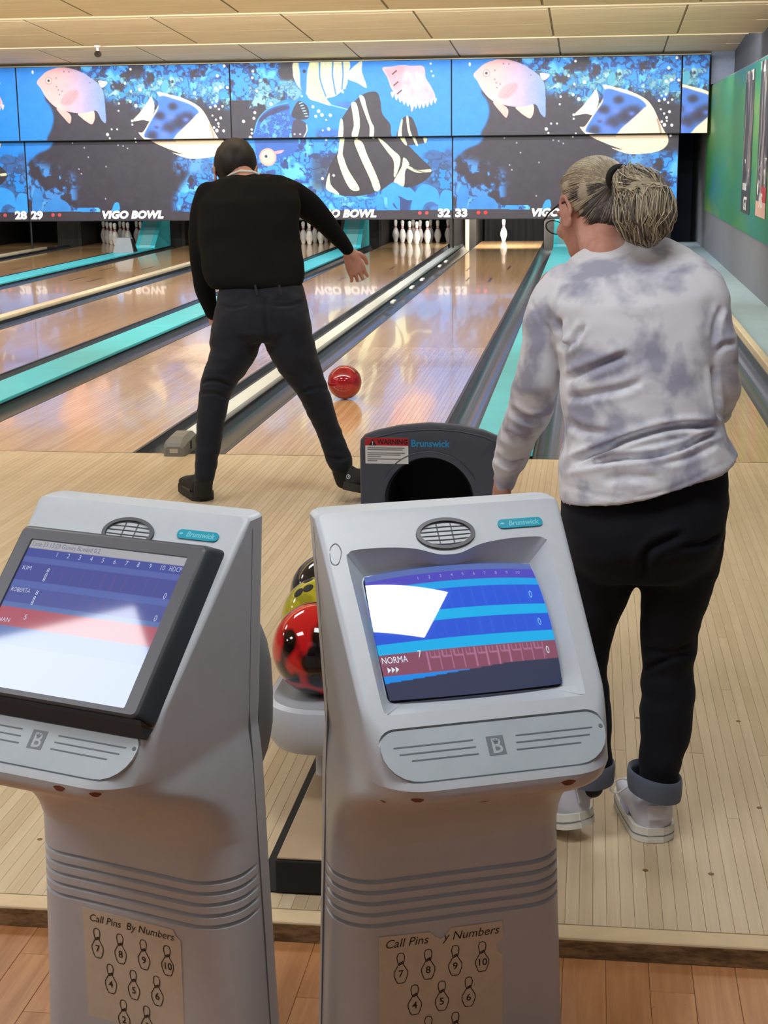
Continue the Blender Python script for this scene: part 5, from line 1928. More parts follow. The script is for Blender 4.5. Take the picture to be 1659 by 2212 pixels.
def hand(mb, M_, curl=0.5, s_=1.0, mirror=1):
    """hand in local frame: y along the fingers, x to the thumb side (times mirror), z out of the back of the hand"""
    def T(x, y, z): return M_ @ Vector((x * mirror * s_, y * s_, z * s_))
    def tb(pts):
        S_ = smooth_open(pts, 3)
        path = [T(*q[:3]) for q in S_]
        rad = [float(q[3]) * s_ for q in S_]
        mb.tube(path, rad, 10)
        mb.sphere(path[0], rad[0], 10, 6)
        mb.sphere(path[-1], rad[-1], 10, 6)
    # palm
    rings = []
    for y, w, t_ in ((-0.02, 0.024, 0.018), (0.0, 0.027, 0.018), (0.03, 0.036, 0.016), (0.06, 0.041, 0.014), (0.085, 0.042, 0.012), (0.095, 0.040, 0.010)):
        rings.append([T(w * math.cos(a), y, t_ * math.sin(a)) for a in np.linspace(0, 2 * PI, 16, endpoint=False)])
    mb.rings(rings)
    for x, L_, sp, r_ in ((0.030, 0.072, 0.10, 0.0088), (0.010, 0.080, 0.03, 0.0092), (-0.011, 0.074, -0.04, 0.0088), (-0.031, 0.058, -0.12, 0.0078)):
        pts = [(x, 0.082, 0.0, r_ * 1.05)]
        a, y, z = curl * 0.5, 0.09, 0.0
        xx = x
        for k, f in enumerate((0.42, 0.32, 0.26)):
            y += L_ * f * math.cos(a); z -= L_ * f * math.sin(a); xx += sp * L_ * f
            pts.append((xx, y, z, r_ * (1 - 0.08 * (k + 1))))
            a += curl * 0.75
        tb(pts)
    tb([(0.022, 0.01, -0.004, 0.013), (0.044, 0.034, -0.012, 0.0118), (0.055, 0.060, -0.020 - 0.01 * curl, 0.0102), (0.056, 0.084, -0.030 - 0.012 * curl, 0.0088)])


def frame(origin, y, z):
    y = Vector(y).normalized()
    z = Vector(z)
    z = (z - y * z.dot(y)).normalized()
    x = y.cross(z)
    return Matrix(((x.x, y.x, z.x, origin[0]), (x.y, y.y, z.y, origin[1]), (x.z, y.z, z.z, origin[2]), (0, 0, 0, 1)))


def head_shape(mb, H, s_=1.0):
    """head: x right, y to the face, z up; origin at the middle of the head"""
    R3 = H.to_3x3()
    def e(c, r): mb.sphere(H @ (Vector(c) * s_), tuple(x * s_ for x in r), 28, 18, 0, R3)
    e((0, -0.012, 0.022), (0.076, 0.096, 0.088))
    e((0, 0.035, -0.03), (0.062, 0.062, 0.085))
    e((0, 0.045, -0.085), (0.044, 0.044, 0.034))
    e((0, 0.072, -0.102), (0.024, 0.022, 0.018))
    e((0, 0.100, -0.022), (0.013, 0.018, 0.026))
    e((0, 0.112, -0.040), (0.016, 0.014, 0.012))
    e((0, 0.088, -0.066), (0.024, 0.010, 0.007))
    e((0, 0.086, -0.076), (0.021, 0.011, 0.008))
    e((0, 0.078, 0.014), (0.056, 0.018, 0.012))
    for sx in (-1, 1):
        e((sx * 0.038, 0.066, -0.036), (0.024, 0.024, 0.022))
        # ear
        ear = []
        for a in np.linspace(-0.3, 1.75 * PI, 14):
            rr = 1.0 if math.sin(a) > -0.3 else 0.8
            ear.append(tuple(H @ (Vector((sx * (0.079 + 0.005 * math.sin(a)), -0.004 - 0.019 * math.cos(a) * rr, -0.018 + 0.037 * math.sin(a))) * s_)) + (0.0058 * s_,))
        wchain(mb, ear, 8, 2)
        e((sx * 0.076, -0.003, -0.018), (0.007, 0.014, 0.026))
        e((sx * 0.077, 0.006, -0.048), (0.006, 0.009, 0.010))


def face_parts(H, s_, root):
    for sx in (-1, 1):
        c = H @ (Vector((sx * 0.031, 0.083, 0.0)) * s_)
        ey = MB().sphere(c, 0.0115 * s_, 16, 10).build('eye', M_white, root, True)
        MB().sphere(H @ (Vector((sx * 0.031, 0.0925, 0.0)) * s_), 0.0055 * s_, 12, 8).build('iris', plain('iris_brown', srgb(70, 50, 36), 0.2), ey, True)


def rebase(root, base):
    b = Vector(base)
    root.data.transform(Matrix.Translation(-b))
    root.location = b
    for c in root.children: c.location = Vector(c.location) - b
    return root


def shoe(root, heel, yaw, pitch, L=0.275, style='w', hs=1.0, ws=1.0, roll=0.0):
    """heel: ground point under the heel; yaw 0 points to +Y; pitch > 0 lifts the heel about the toe"""
    T = Matrix.Translation(Vector(heel)) @ Matrix.Rotation(yaw, 4, 'Z') @ Matrix.Rotation(roll, 4, 'Y')
    toe = Vector((0, L * 0.72, 0))
    T = T @ Matrix.Translation(toe) @ Matrix.Rotation(-pitch, 4, 'X') @ Matrix.Translation(-toe)
    rnd = lambda t: (math.sqrt(max(0.12, 1 - ((0.13 - t) / 0.13) ** 2)) if t < 0.13 else (math.sqrt(max(0.10, 1 - ((t - 0.80) / 0.21) ** 2)) if t > 0.80 else 1.0))
    w = lambda t: rnd(t) * ws * (0.041 + 0.012 * math.sin(min(1, t / 0.72) * PI * 0.5))
    def top(t):
        if t < 0.30: return hs * 0.098 - 0.010 * math.sin(t / 0.30 * PI)
        return hs * 0.098 - 0.052 * ((t - 0.30) / 0.7) ** 0.8 - 0.012 * max(0, (t - 0.85) / 0.15)
    sh = 0.030
    rings, srings, strp = [], [], []
    for t in (0, 0.004, 0.01, 0.02, 0.032, 0.048, 0.066, 0.086, 0.108, 0.13, 0.2, 0.27, 0.34, 0.42, 0.5, 0.58, 0.66, 0.74, 0.8, 0.85, 0.89, 0.925, 0.955, 0.98, 0.993, 1.0):
        y = t * L
        ww = w(t)
        h = top(t)
        ring = []
        for a in np.linspace(0, 2 * PI, 24, endpoint=False):
            cx, sx = math.cos(a), math.sin(a)
            pw_ = 2.4 if sx > 0 else 5.0
            k = (abs(cx) ** pw_ + abs(sx) ** pw_) ** (-1 / pw_)
            yy = y
            z = sh + (h - sh) * (0.5 + 0.5 * sx * k)
            nar = 1.0 - 0.20 * max(0, sx * k) ** 2
            if t < 0.08: yy = y + 0.006 * (z - sh) / (h - sh)
            ring.append(T @ Vector((ww * cx * k * nar, yy, z)))
        rings.append(ring)
        so = lambda e, z0, z1: [T @ Vector(q) for q in ((-ww - e, y, z0), (ww + e, y, z0), (ww + e, y, z1), (-ww - e, y, z1))]
        lift_t = 0.006 * max(0, (t - 0.75) / 0.25) ** 2
        srings.append(so(0.004, lift_t, sh + 0.006))
        strp.append(so(0.0048, lift_t + 0.015, lift_t + 0.0185))
    up = {'w': M_shoe_w, 'b': M_shoe_b}[style]
    s0 = MB().rings(rings).build('shoe', up, root)
    remesh(s0, 0.004, 4)
    so_ = MB().rings(srings).build('sole', M_sole_w if style == 'w' else M_sole_d, s0)
    mbv = so_.modifiers.new('bv', 'BEVEL'); mbv.width = 0.004; mbv.segments = 2
    if style == 'w':
        MB().rings(strp).build('sole_stripe', M_sole_g, s0)
        # heel tab and side overlay
        pts = [T @ Vector(q) for q in ((-0.022, -0.003, 0.095), (0.022, -0.003, 0.095), (0.020, -0.004, 0.06), (-0.020, -0.004, 0.06))]
        MB().rings([pts, [p + (T.to_3x3() @ Vector((0, -0.003, 0))) for p in pts]]).build('heel_tab', M_shoe_w, s0)
        for sx in (-1, 1):
            pts = [T @ Vector((sx * (w(t) + 0.0005) * f, t * L, z)) for t, z, f in ((0.28, 0.040, 1.0), (0.55, 0.040, 1.0), (0.60, 0.058, 0.86), (0.34, 0.075, 0.82))]
            MB().rings([pts, [p + (T.to_3x3() @ Vector((sx * 0.003, 0, 0))) for p in pts]]).build('side_overlay', plain('overlay_lilac', srgb(176, 174, 204), 0.5) if 'overlay_lilac' not in bpy.data.materials else bpy.data.materials['overlay_lilac'], s0)
    else:
        q = [T @ Vector((0.012 * math.cos(a), -0.0015, 0.062 + 0.009 * math.sin(a))) for a in np.linspace(0, 2 * PI, 20, endpoint=False)]
        mbl = MB().tube(q + [q[0]], 0.0014, 6)
        mbl.tube([T @ Vector((0, -0.0015, 0.067)), T @ Vector((0, -0.0015, 0.057))], 0.0012, 6)
        mbl.build('heel_emblem', M_white, s0)
        for sx in (-1, 1):
            pts = [T @ Vector((sx * (w(t) + 0.001) * f, t * L, z)) for t, z, f in ((0.20, 0.034, 1.0), (0.62, 0.032, 1.0), (0.66, 0.055, 0.86), (0.26, 0.078, 0.80))]
            MB().rings([pts, [p + (T.to_3x3() @ Vector((sx * 0.002, 0, 0.0))) for p in pts]]).build('side_mesh', M_shoe_g, s0)
    lc = MB()
    for t in (0.38, 0.46, 0.54, 0.62):
        h = top(t)
        lc.tube([T @ Vector((x, t * L, h + 0.003 - 2.2 * x * x / 0.05)) for x in (-0.02, -0.01, 0, 0.01, 0.02)], 0.0022, 6)
    lc.build('laces', M_sole_w, s0)
    return s0


# ---------------------------------------------------------------- man throwing the ball
def make_man():
    mb = MB()
    H = frame(at(508, 368, -0.42), (-0.16, 0.74, -0.66), (-0.06, 0.62, 0.78))
    head_shape(mb, H, 1.20)
    chain(mb, [(512, 372, -0.44, 27), (530, 395, -0.53, 30), (540, 430, -0.62, 40)])
    chain(mb, [(615, 412, -0.56, 22), (690, 470, -0.47, 18), (752, 543, -0.40, 12), (760, 553, -0.39, 11)])
    chain(mb, [(448, 430, -0.58, 22), (436, 580, -0.72, 18), (455, 668, -0.70, 13)])
    chain(mb, [(525, 690, -0.96, 36), (503, 760, -0.99, 32), (470, 830, -1.03, 24), (456, 900, -1.07, 19), (445, 1010, -1.11, 13), (440, 1060, -1.115, 12)])
    chain(mb, [(612, 690, -0.96, 36), (635, 765, -0.955, 30), (669, 830, -0.94, 23), (705, 922, -0.90, 17), (735, 1000, -0.87, 13), (741, 1030, -0.87, 12)])
    W_ = at(754, 546, -0.395)
    tip = at(794, 640, -0.34)
    hand(mb, frame(W_, tip - W_, (0.15, -0.95, 0.2)), 0.70, 1.12, -1)
    W2 = at(456, 672, -0.70)
    hand(mb, frame(W2, at(470, 735, -0.62) - W2, (-0.6, -0.75, 0.1)), 0.7, 0.9, 1)
    mrg = []
    for L, R, Y, d in (((497, 378), (578, 374), -0.53, 0.060), ((436, 410), (640, 398), -0.60, 0.105), ((426, 440), (650, 430), -0.66, 0.122), ((432, 540), (652, 536), -0.80, 0.130), ((440, 602), (659, 600), -0.89, 0.128), ((464, 678), (667, 676), -0.96, 0.130), ((480, 720), (650, 718), -0.97, 0.10)):
        sec(mrg, L, R, Y, d)
    mb.rings(inset(mrg, 0.72))
    root = mb.build('person', M_skin)
    remesh(root, 0.0042, 3, 0.4)
    tag(root, 'person in black sweater and dark jeans, arm out after throwing a ball', 'person', 'people bowling')
    face_parts(H, 1.20, root)
    # sweater
    sm = MB()
    rg = []
    for L, R, Y, d in (((497, 378), (578, 374), -0.53, 0.060), ((468, 388), (612, 380), -0.56, 0.085), ((436, 410), (640, 398), -0.60, 0.105), ((426, 440), (650, 430), -0.66, 0.122), ((428, 490), (648, 484), -0.73, 0.132), ((432, 540), (652, 536), -0.80, 0.130), ((436, 580), (656, 576), -0.86, 0.130), ((440, 600), (658, 598), -0.89, 0.128), ((450, 616), (655, 613), -0.915, 0.116), ((462, 624), (648, 621), -0.925, 0.100)):
        sec(rg, L, R, Y, d, 36, 2.0)
    sm.rings(rg)
    chain(sm, [(600, 408, -0.57, 31), (640, 428, -0.54, 32), (690, 468, -0.48, 27), (724, 505, -0.44, 21), (750, 538, -0.41, 16)])
    chain(sm, [(452, 424, -0.60, 32), (436, 480, -0.66, 29), (434, 560, -0.74, 26), (444, 630, -0.76, 22), (458, 676, -0.74, 17)])
    sw = sm.build('sweater', M_knit_b, root)
    remesh(sw, 0.008, 26)
    wrinkle(sw, 9, 0.006, 3)
    # collar of a pale shirt
    MB().tube([at(486, 386, -0.545), at(500, 376, -0.57), at(520, 369, -0.595), at(545, 371, -0.60), at(560, 376, -0.58)], 0.006, 8).build('shirt_collar', M_white, root)
    # jeans
    jm = MB()
    rg = []
    for L, R, Y, d in (((476, 612), (650, 610), -0.90, 0.108), ((472, 640), (660, 638), -0.93, 0.118), ((464, 678), (667, 676), -0.96, 0.130), ((457, 715), (674, 712), -0.97, 0.125), ((462, 738), (668, 736), -0.97, 0.09)):
        sec(rg, L, R, Y, d)
    jm.rings(rg)
    chain(jm, [(516, 695, -0.96, 56), (506, 745, -0.98, 55), (497, 775, -1.0, 47), (470, 830, -1.03, 37), (458, 887, -1.06, 32), (450, 963, -1.09, 28), (443, 1015, -1.11, 23), (442, 1030, -1.11, 23)])
    chain(jm, [(615, 695, -0.96, 56), (628, 745, -0.96, 52), (645, 785, -0.95, 46), (669, 830, -0.94, 36), (690, 880, -0.92, 31), (707, 925, -0.90, 27), (726, 975, -0.88, 27), (734, 995, -0.875, 28), (737, 1003, -0.87, 26)])
    je = jm.build('jeans', M_jeans_m, root)
    remesh(je, 0.007, 14)
    wrinkle(je, 14, 0.005, 5, (1, 1, 2))
    folds(je, [([(572, 640), (574, 690), (577, 735)], 5, 0.008), ([(430, 828), (465, 822), (505, 836)], 4, 0.008), ([(425, 850), (465, 850), (495, 862)], 4, 0.006), ([(640, 850), (690, 838), (715, 845)], 4, 0.006), ([(475, 655), (500, 666), (535, 660)], 3, 0.004), ([(590, 660), (625, 660), (655, 650)], 3, 0.004), ([(700, 985), (735, 992), (760, 980)], 4, 0.008)])
    bp = MB()
    for px in (553, 605):
        bp.tube([at(px - 2, 616, -1.03), at(px + 3, 638, -1.055)], 0.005, 6)
    bp.build('belt_loops', M_jeans_m, je)
    # hair
    hm = MB()
    R3 = H.to_3x3()
    rings = []
    nu, nv = 48, 30
    for i in range(nv + 1):
        th = min(max(PI * i / nv, 0.02), PI - 0.02)
        ring = []
        for k in range(nu):
            ph = 2 * PI * k / nu
            q = Vector((math.sin(th) * math.cos(ph), math.sin(th) * math.sin(ph), -math.cos(th)))
            hairy = q.z > (-0.97 if q.y < -0.05 else -0.97 + 1.5 * (q.y + 0.05)) + (0.25 if abs(q.x) > 0.8 else 0)
            g = 1.10 if hairy else 0.90
            ring.append(H @ (Vector((q.x * 0.0775 * g, -0.012 + q.y * 0.097 * g, 0.022 + q.z * 0.090 * g)) * 1.20))
        rings.append(ring)
    hm.rings(rings)
    ha = hm.build('hair', plain('hair_dark', srgb(26, 20, 18), 0.55, 0.4, 60), root, True)
    wrinkle(ha, 60, 0.004, 9)
    A = atz(440, 1084, 0.0)
    shoe(root, (A.x + 0.002, A.y + 0.010, 0.001), 0.50, 0.0, 0.30, 'b', hs=1.18, ws=1.12)
    B = atz(738, 1062, 0.055)
    shoe(root, (B.x + 0.012, B.y + 0.004, 0.0), -0.72, 0.28, 0.30, 'b', hs=1.18, ws=1.12)
    for q in ([(443, 1012, -1.105, 19), (441, 1035, -1.11, 20), (438, 1060, -1.10, 20)], [(735, 995, -0.87, 19), (737, 1016, -0.872, 20), (742, 1038, -0.868, 18)]):
        remesh(chain(MB(), q).build('sock', M_shoe_b, root), 0.006, 3)
    return rebase(root, (A.x + 0.25, -1.0, 0.0))


make_man()


# ---------------------------------------------------------------- woman walking to the approach
def make_woman():
    mb = MB()
    hc = at(1279, 450, -4.16)
    hf = Vector((-0.52, 0.76, -0.40)).normalized()
    H = frame(hc, hf, (-0.12, 0.42, 0.9))
    HS = 0.93
    head_shape(mb, H, HS)
    chain(mb, [(1284, 470, -4.19, 46), (1297, 520, -4.235, 48), (1322, 580, -4.30, 56)])
    chain(mb, [(1200, 620, -4.34, 38), (1166, 770, -4.33, 34), (1150, 870, -4.28, 32), (1105, 985, -4.16, 24), (1090, 1035, -4.12, 19)])
    chain(mb, [(1520, 610, -4.38, 38), (1552, 740, -4.40, 34), (1560, 825, -4.38, 30), (1545, 880, -4.22, 24), (1525, 905, -4.08, 19)])
    chain(mb, [(1305, 1140, -4.42, 55), (1284, 1300, -4.40, 44), (1265, 1430, -4.385, 33), (1276, 1550, -4.415, 28), (1286, 1690, -4.46, 19)])
    chain(mb, [(1475, 1140, -4.42, 58), (1456, 1290, -4.40, 50), (1443, 1430, -4.385, 38), (1438, 1560, -4.395, 32), (1422, 1700, -4.41, 20), (1414, 1760, -4.40, 18)])
    W_ = at(1087, 1034, -4.13)
    tip = at(1078, 1150, -4.05)
    hand(mb, frame(W_, tip - W_, (-0.75, -0.62, 0.0)), 0.55, 0.92, 1)
    W2 = at(1528, 905, -4.07)
    hand(mb, frame(W2, Vector((-0.5, 0.85, 0.05)), (0.3, 0, 0.95)), 0.6, 0.92, -1)
    mrg = []
    for L, R, Y, d in (((1262, 560), (1440, 540), -4.315, 0.060), ((1180, 610), (1538, 585), -4.35, 0.105), ((1200, 720), (1550, 700), -4.38, 0.130), ((1216, 860), (1553, 842), -4.40, 0.134), ((1222, 1000), (1570, 965), -4.41, 0.130), ((1212, 1130), (1575, 1110), -4.42, 0.150), ((1232, 1210), (1545, 1205), -4.41, 0.110)):
        sec(mrg, L, R, Y, d)
    mb.rings(inset(mrg, 0.76))
    root = mb.build('person', M_skin)
    remesh(root, 0.0042, 3, 0.4)
    tag(root, 'person with grey blond ponytail in white and grey tie-dyed sweatshirt and rolled dark trousers', 'person', 'people bowling')
    face_parts(H, HS, root)
    # sweatshirt
    sm = MB()
    rg = []
    for L, R, Y, d, dr in (((1262, 545), (1440, 517), -4.315, 0.060, 0.02), ((1222, 566), (1490, 536), -4.33, 0.085, 0.02), ((1180, 600), (1538, 572), -4.35, 0.105, 0.015), ((1180, 650), (1552, 625), -4.37, 0.122, 0.01), ((1200, 720), (1550, 700), -4.38, 0.130, 0.01), ((1212, 790), (1548, 772), -4.39, 0.132, 0.01), ((1216, 860), (1553, 842), -4.40, 0.134, 0.01), ((1216, 930), (1562, 905), -4.41, 0.140, 0.012), ((1210, 985), (1578, 945), -4.42, 0.152, 0.014), ((1206, 1030), (1590, 968), -4.42, 0.160, 0.016), ((1206, 1062), (1594, 978), -4.42, 0.164, 0.018), ((1208, 1070), (1592, 984), -4.42, 0.162, 0.018)):
        sec(rg, L, R, Y, d, 40, 2.4, 0.0, dr)
    sm.rings(rg)
    chain(sm, [(1222, 615, -4.35, 52), (1190, 655, -4.35, 50), (1171, 740, -4.345, 46), (1162, 810, -4.33, 47), (1152, 856, -4.30, 50), (1142, 895, -4.27, 47), (1127, 930, -4.23, 42), (1112, 965, -4.19, 42), (1102, 992, -4.165, 36), (1096, 1018, -4.14, 30), (1091, 1042, -4.125, 27)], 20)
    chain(sm, [(1490, 600, -4.37, 54), (1524, 640, -4.39, 50), (1548, 725, -4.41, 43), (1556, 790, -4.41, 41), (1558, 835, -4.38, 40), (1552, 870, -4.30, 37), (1538, 893, -4.18, 33), (1528, 903, -4.10, 27)], 20)
    sw = sm.build('sweatshirt', M_tie, root)
    remesh(sw, 0.0065, 7)
    wrinkle(sw, 7, 0.010, 2, (1, 1, 1.6))
    wrinkle(sw, 18, 0.003, 4, (1, 1, 1.8))
    folds(sw, [([(1218, 1004), (1290, 977), (1367, 946), (1463, 922), (1562, 921)], 7, 0.022),
               ([(1212, 1014), (1313, 994), (1405, 985), (1463, 972), (1521, 946), (1562, 930)], 6, 0.016),
               ([(1208, 690), (1213, 735), (1222, 760)], 6, 0.022), ([(1215, 752), (1240, 740), (1262, 700)], 6, 0.012),
               ([(1218, 822), (1290, 792), (1360, 764)], 8, 0.012), ([(1222, 862), (1290, 850), (1350, 838), (1390, 820)], 8, 0.010),
               ([(1216, 905), (1260, 930), (1320, 935)], 8, 0.008),
               ([(1098, 880), (1140, 905), (1195, 905)], 7, 0.010), ([(1085, 930), (1120, 950), (1165, 945)], 7, 0.012), ([(1068, 980), (1100, 1002), (1145, 992)], 6, 0.012),
               ([(1145, 650), (1165, 685), (1190, 715)], 4, 0.004), ([(1560, 660), (1545, 700), (1542, 735)], 6, 0.010), ([(1548, 760), (1565, 745), (1590, 742)], 6, 0.008), ([(1556, 905), (1545, 850), (1540, 790)], 6, 0.014),
               ([(1210, 1045), (1330, 1075), (1450, 1055), (1580, 992)], 3, 0.003), ([(1430, 1000), (1490, 985), (1550, 955)], 7, 0.007), ([(1300, 1040), (1360, 1030), (1420, 1035)], 9, 0.006)])
    # trousers
    jm = MB()
    rg = []
    for L, R, Y, d in (((1222, 1000), (1570, 960), -4.41, 0.120), ((1212, 1075), (1576, 1030), -4.415, 0.138), ((1212, 1130), (1575, 1110), -4.42, 0.150), ((1220, 1180), (1562, 1165), -4.42, 0.150), ((1232, 1215), (1546, 1210), -4.41, 0.132), ((1250, 1240), (1520, 1240), -4.41, 0.105)):
        sec(rg, L, R, Y, d, 40)
    jm.rings(rg)
    chain(jm, [(1305, 1140, -4.42, 84), (1300, 1230, -4.41, 78), (1282, 1310, -4.40, 64), (1268, 1380, -4.385, 55), (1265, 1450, -4.385, 50), (1275, 1540, -4.41, 46), (1282, 1620, -4.44, 42), (1286, 1660, -4.45, 40)], 20)
    chain(jm, [(1478, 1140, -4.42, 92), (1470, 1210, -4.41, 86), (1456, 1290, -4.40, 75), (1446, 1366, -4.39, 64), (1443, 1430, -4.385, 59), (1442, 1500, -4.385, 58), (1440, 1570, -4.395, 57), (1430, 1630, -4.41, 48), (1424, 1672, -4.42, 42), (1422, 1692, -4.42, 42)], 20)
    je = jm.build('trousers', M_jeans_w, root)
    remesh(je, 0.007, 22)
    wrinkle(je, 12, 0.006, 6, (1, 1, 2))
    folds(je, [([(1390, 1250), (1400, 1190), (1480, 1150)], 8, 0.012), ([(1385, 1450), (1440, 1425), (1500, 1410)], 6, 0.008), ([(1470, 1180), (1520, 1175), (1565, 1150)], 6, 0.008), ([(1390, 1400), (1440, 1410), (1495, 1392)], 6, 0.006), ([(1480, 1075), (1495, 1110), (1503, 1140)], 3, 0.003)])
    # turned-up cuffs
    def cuff(cx, cy, Y, rpx, hpx, tilt, name='trouser_cuff'):
        c = at(cx, cy, Y)
        m_ = mpp(c)
        r_, h = rpx * m_, hpx * m_
        rr = []
        for s_, z in ((0.90, -h / 2), (1.0, -h / 2 - 0.003), (1.04, -h / 4), (1.05, h / 4), (1.02, h / 2), (0.97, h / 2 + 0.002), (0.90, h / 2 - 0.006), (0.86, 0)):
            rr.append([c + Vector((r_ * s_ * math.cos(a), r_ * s_ * math.sin(a) * 1.1, z + tilt * math.cos(a) * r_)) for a in np.linspace(0, 2 * PI, 32, endpoint=False)])
        q = MB().rings(rr, False, False).build(name, M_cuff, root)
        autosmooth(q, 60)
        s2 = q.modifiers.new('s', 'SOLIDIFY'); s2.thickness = 0.004
    cuff(1414, 1688, -4.42, 57, 44, -0.22)
    cuff(1283, 1668, -4.455, 43, 42, 0.1)
    # shoes
    A = atz(1416, 1824, 0.0)
    shoe(root, (A.x, A.y + 0.004, 0.001), 0.16, 0.0, 0.265, 'w', hs=1.16, ws=1.02)
    shoe(root, (at(1272, 1790, -4.47).x, -4.475, 0.0), 0.80, 0.22, 0.265, 'w', hs=1.32, ws=1.02)
    for q in ([(1421, 1700, -4.41, 26), (1415, 1745, -4.40, 26)], [(1286, 1660, -4.455, 25), (1280, 1700, -4.445, 24)]):
        remesh(chain(MB(), q).build('sock', M_shoe_b, root), 0.006, 3)
    P = at(1340, 1697, -4.33)
    MB().tube([Vector(q) for q in smooth_open([tuple(at(a_, b_, -4.35)) for a_, b_ in ((1364, 1690), (1345, 1682), (1325, 1690), (1318, 1706), (1332, 1713), (1346, 1706), (1362, 1696))], 5)], 0.0022, 6).build('lace_loop', M_sole_w, root)

    # hair: a cap drawn back to a band, and a loose ponytail, both with strands
    mats = [plain('hair_ash', srgb(164, 151, 130), 0.5, 0.2, 40), plain('hair_blond', srgb(204, 192, 163), 0.5, 0.2, 40), plain('hair_dark_grey', srgb(86, 80, 80), 0.55, 0.2, 40)]
    tie = at(1336, 384, -4.275)
    Hi = H.inverted()
    tl = Hi @ tie
    R3 = H.to_3x3()
    hm = MB()
    rings = []
    nu, nv = 56, 36

    def hairline(q):
        # q: unit direction in head frame; hair above a line from the brow over the ear to the nape
        return q.z > (-0.95 if q.y < -0.25 else -0.95 + 1.8 * (q.y + 0.25)) + (0.30 if (abs(q.x) > 0.75 and q.y > -0.45) else 0)

    def capP(q, g):
        return H @ (Vector((q.x * 0.0775 * g, -0.012 + q.y * 0.098 * g, 0.022 + q.z * 0.090 * g)) * HS)
    for i in range(nv + 1):
        th = min(max(PI * i / nv, 0.02), PI - 0.02)
        ring = []
        for k in range(nu):
            ph = 2 * PI * k / nu
            q = Vector((math.sin(th) * math.cos(ph), math.sin(th) * math.sin(ph), -math.cos(th)))
            ring.append(capP(q, 1.09 if hairline(q) else 0.90))
        rings.append(ring)
    hm.rings(rings)
    # ponytail core
    core = [(1345, 388, -4.31, 20), (1366, 395, -4.36, 36), (1385, 425, -4.40, 50), (1393, 460, -4.42, 54), (1398, 490, -4.42, 46), (1402, 512, -4.41, 24)]
    chain(hm, core, 20)
    hm.sphere(at(1308, 452, -4.246), (0.044, 0.024, 0.034), 20, 12, 2)
    hair = hm.build('hair', mats, root, True)
    wrinkle(hair, 35, 0.006, 12)
    # strands over the cap, running to the band
    st = MB()
    rr = random.Random(5)
    tdir = (tl / HS - Vector((0, -0.012, 0.022)))
    tq = Vector((tdir.x / 0.0775, tdir.y / 0.098, tdir.z / 0.090)).normalized()
    cnt = 0
    while cnt < 1100:
        q = Vector((rr.gauss(0, 1), rr.gauss(0, 1), rr.gauss(0, 1))).normalized()
        if not hairline(q) or (q - tq).length < 0.15: continue
        pts = []
        for t in np.linspace(0, 1, 9):
            d = (q * (1 - t) + tq * t)
            if d.length < 0.2: break
            d.normalize()
            pts.append(capP(d, 1.098 + 0.012 * math.sin(PI * t) + rr.uniform(-0.003, 0.003)))
        if len(pts) < 9: continue
        mi = 2 if (q.z < 0.0 and rr.random() < 0.8) else (rr.choice((0, 0, 1)))
        st.tube(pts, [0.0006] + [0.0013] * 7 + [0.0008], 3, mi)
        cnt += 1
    # dark strands from the nape up to the band
    for k in range(260):
        px0 = rr.uniform(1258, 1346)
        py0 = rr.uniform(462, 490) - 0.12 * abs(px0 - 1310)
        c_ = at(1308, 452, -4.246)
        pts = []
        for t in np.linspace(0, 1, 8):
            p_ = at(px0, py0, -4.262).lerp(tie, t ** 0.9)
            d_ = p_ - c_
            e_ = math.sqrt((d_.x / 0.045) ** 2 + (d_.y / 0.0255) ** 2 + (d_.z / 0.035) ** 2)
            if e_ < 1: p_ = c_ + d_ / max(e_, 0.3)
            pts.append(p_ + Vector((0, -0.001, 0)))
        st.tube(pts, [0.0006] + [0.0013] * 6 + [0.0008], 3, rr.choice((2, 2, 2, 0)))
    # strands of the tail
    CP = [(at(px, py, Y), r_ * mpp(at(px, py, Y))) for px, py, Y, r_ in core]
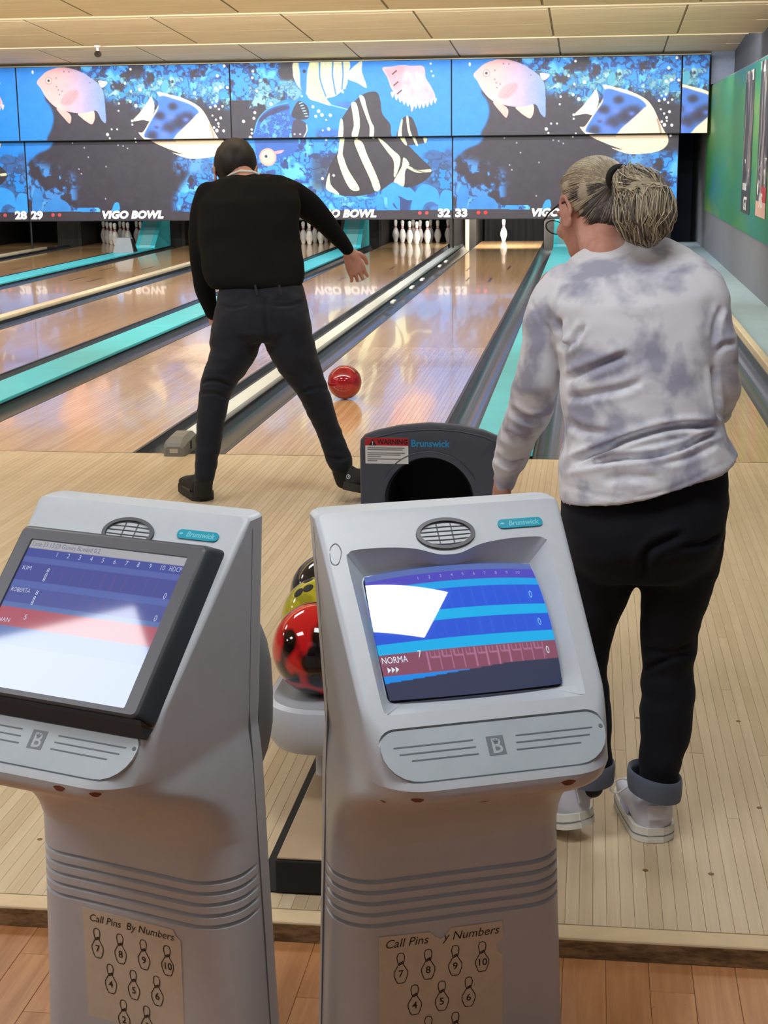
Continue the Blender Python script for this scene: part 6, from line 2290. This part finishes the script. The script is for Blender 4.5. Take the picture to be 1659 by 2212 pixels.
    for k in range(1500):
        a0 = rr.uniform(0, 2 * PI)
        rad0 = math.sqrt(rr.random())
        tw = rr.gauss(0.2, 0.45)
        ex = rr.uniform(0.85, 1.10) if rr.random() < 0.85 else rr.uniform(1.1, 1.32)
        wav = rr.uniform(0, 2 * PI)
        fr_ = rr.uniform(4, 11)
        L0 = rr.uniform(0, 0.25)
        L1 = rr.uniform(0.75, 1.12)
        pts = []
        for t in np.linspace(0, 1, 12):
            s_ = (L0 + (L1 - L0) * t) * (len(CP) - 1)
            i = min(int(s_), len(CP) - 2)
            f = s_ - i
            c = CP[i][0].lerp(CP[i + 1][0], f)
            r_ = CP[i][1] * (1 - f) + CP[i + 1][1] * f
            r_ = max(r_, 0.006) * ex * (0.82 + 0.2 * rad0)
            a = a0 + tw * t + 0.22 * math.sin(fr_ * t + wav)
            ax = (CP[min(i + 1, len(CP) - 1)][0] - CP[i][0]).normalized()
            u_ = ax.orthogonal().normalized()
            w_ = ax.cross(u_)
            pts.append(c + (u_ * math.cos(a) + w_ * math.sin(a)) * r_ + Vector((0, 0, -0.006 * t * t * (t > 0.8))))
        st.tube(pts, [0.0008] + [0.0012] * 10 + [0.0005], 3, rr.choice((0, 0, 1, 1, 1, 2)))
    st.build('hair_strands', mats, hair, True)
    tv = (CP[1][0] - tie).normalized()
    u_ = tv.orthogonal().normalized()
    w_ = tv.cross(u_)
    ringp = [tie + tv * 0.006 + (u_ * math.cos(a) + w_ * math.sin(a)) * 0.024 for a in np.linspace(0, 2 * PI, 25)]
    MB().tube(ringp, 0.0075, 10).build('hair_band', M_black, root, True)
    # glasses
    G = lambda x, y, z: H @ (Vector((x, y, z)) * HS)
    gl = MB()
    for sx in (-1, 1):
        gl.tube([G(sx * 0.080, -0.022, -0.022), G(sx * 0.082, -0.012, 0.004), G(sx * 0.082, 0.02, 0.008), G(sx * 0.080, 0.07, 0.008), G(sx * 0.070, 0.112, 0.006)], 0.0022, 8)
        gl.tube([G(sx * (0.038 + 0.026 * math.cos(a)), 0.116, -0.008 + 0.018 * math.sin(a)) for a in np.linspace(0, 2 * PI, 21)], 0.0015, 6)
    gl.tube([G(-0.012, 0.117, -0.004), G(0, 0.120, 0.0), G(0.012, 0.117, -0.004)], 0.0015, 6)
    go = gl.build('glasses', M_black, root, True)
    gm = NT('lens_glass').set(trans=1.0, rough=0.02, ior=1.3).mat
    for sx in (-1, 1):
        MB().rings([[G(sx * 0.038 + 0.0255 * math.cos(a), y, -0.008 + 0.0175 * math.sin(a)) for a in np.linspace(0, 2 * PI, 20, endpoint=False)] for y in (0.1155, 0.1165)]).build('lens', gm, go)
    return rebase(root, (A.x - 0.05, -4.42, 0.0))


make_woman()
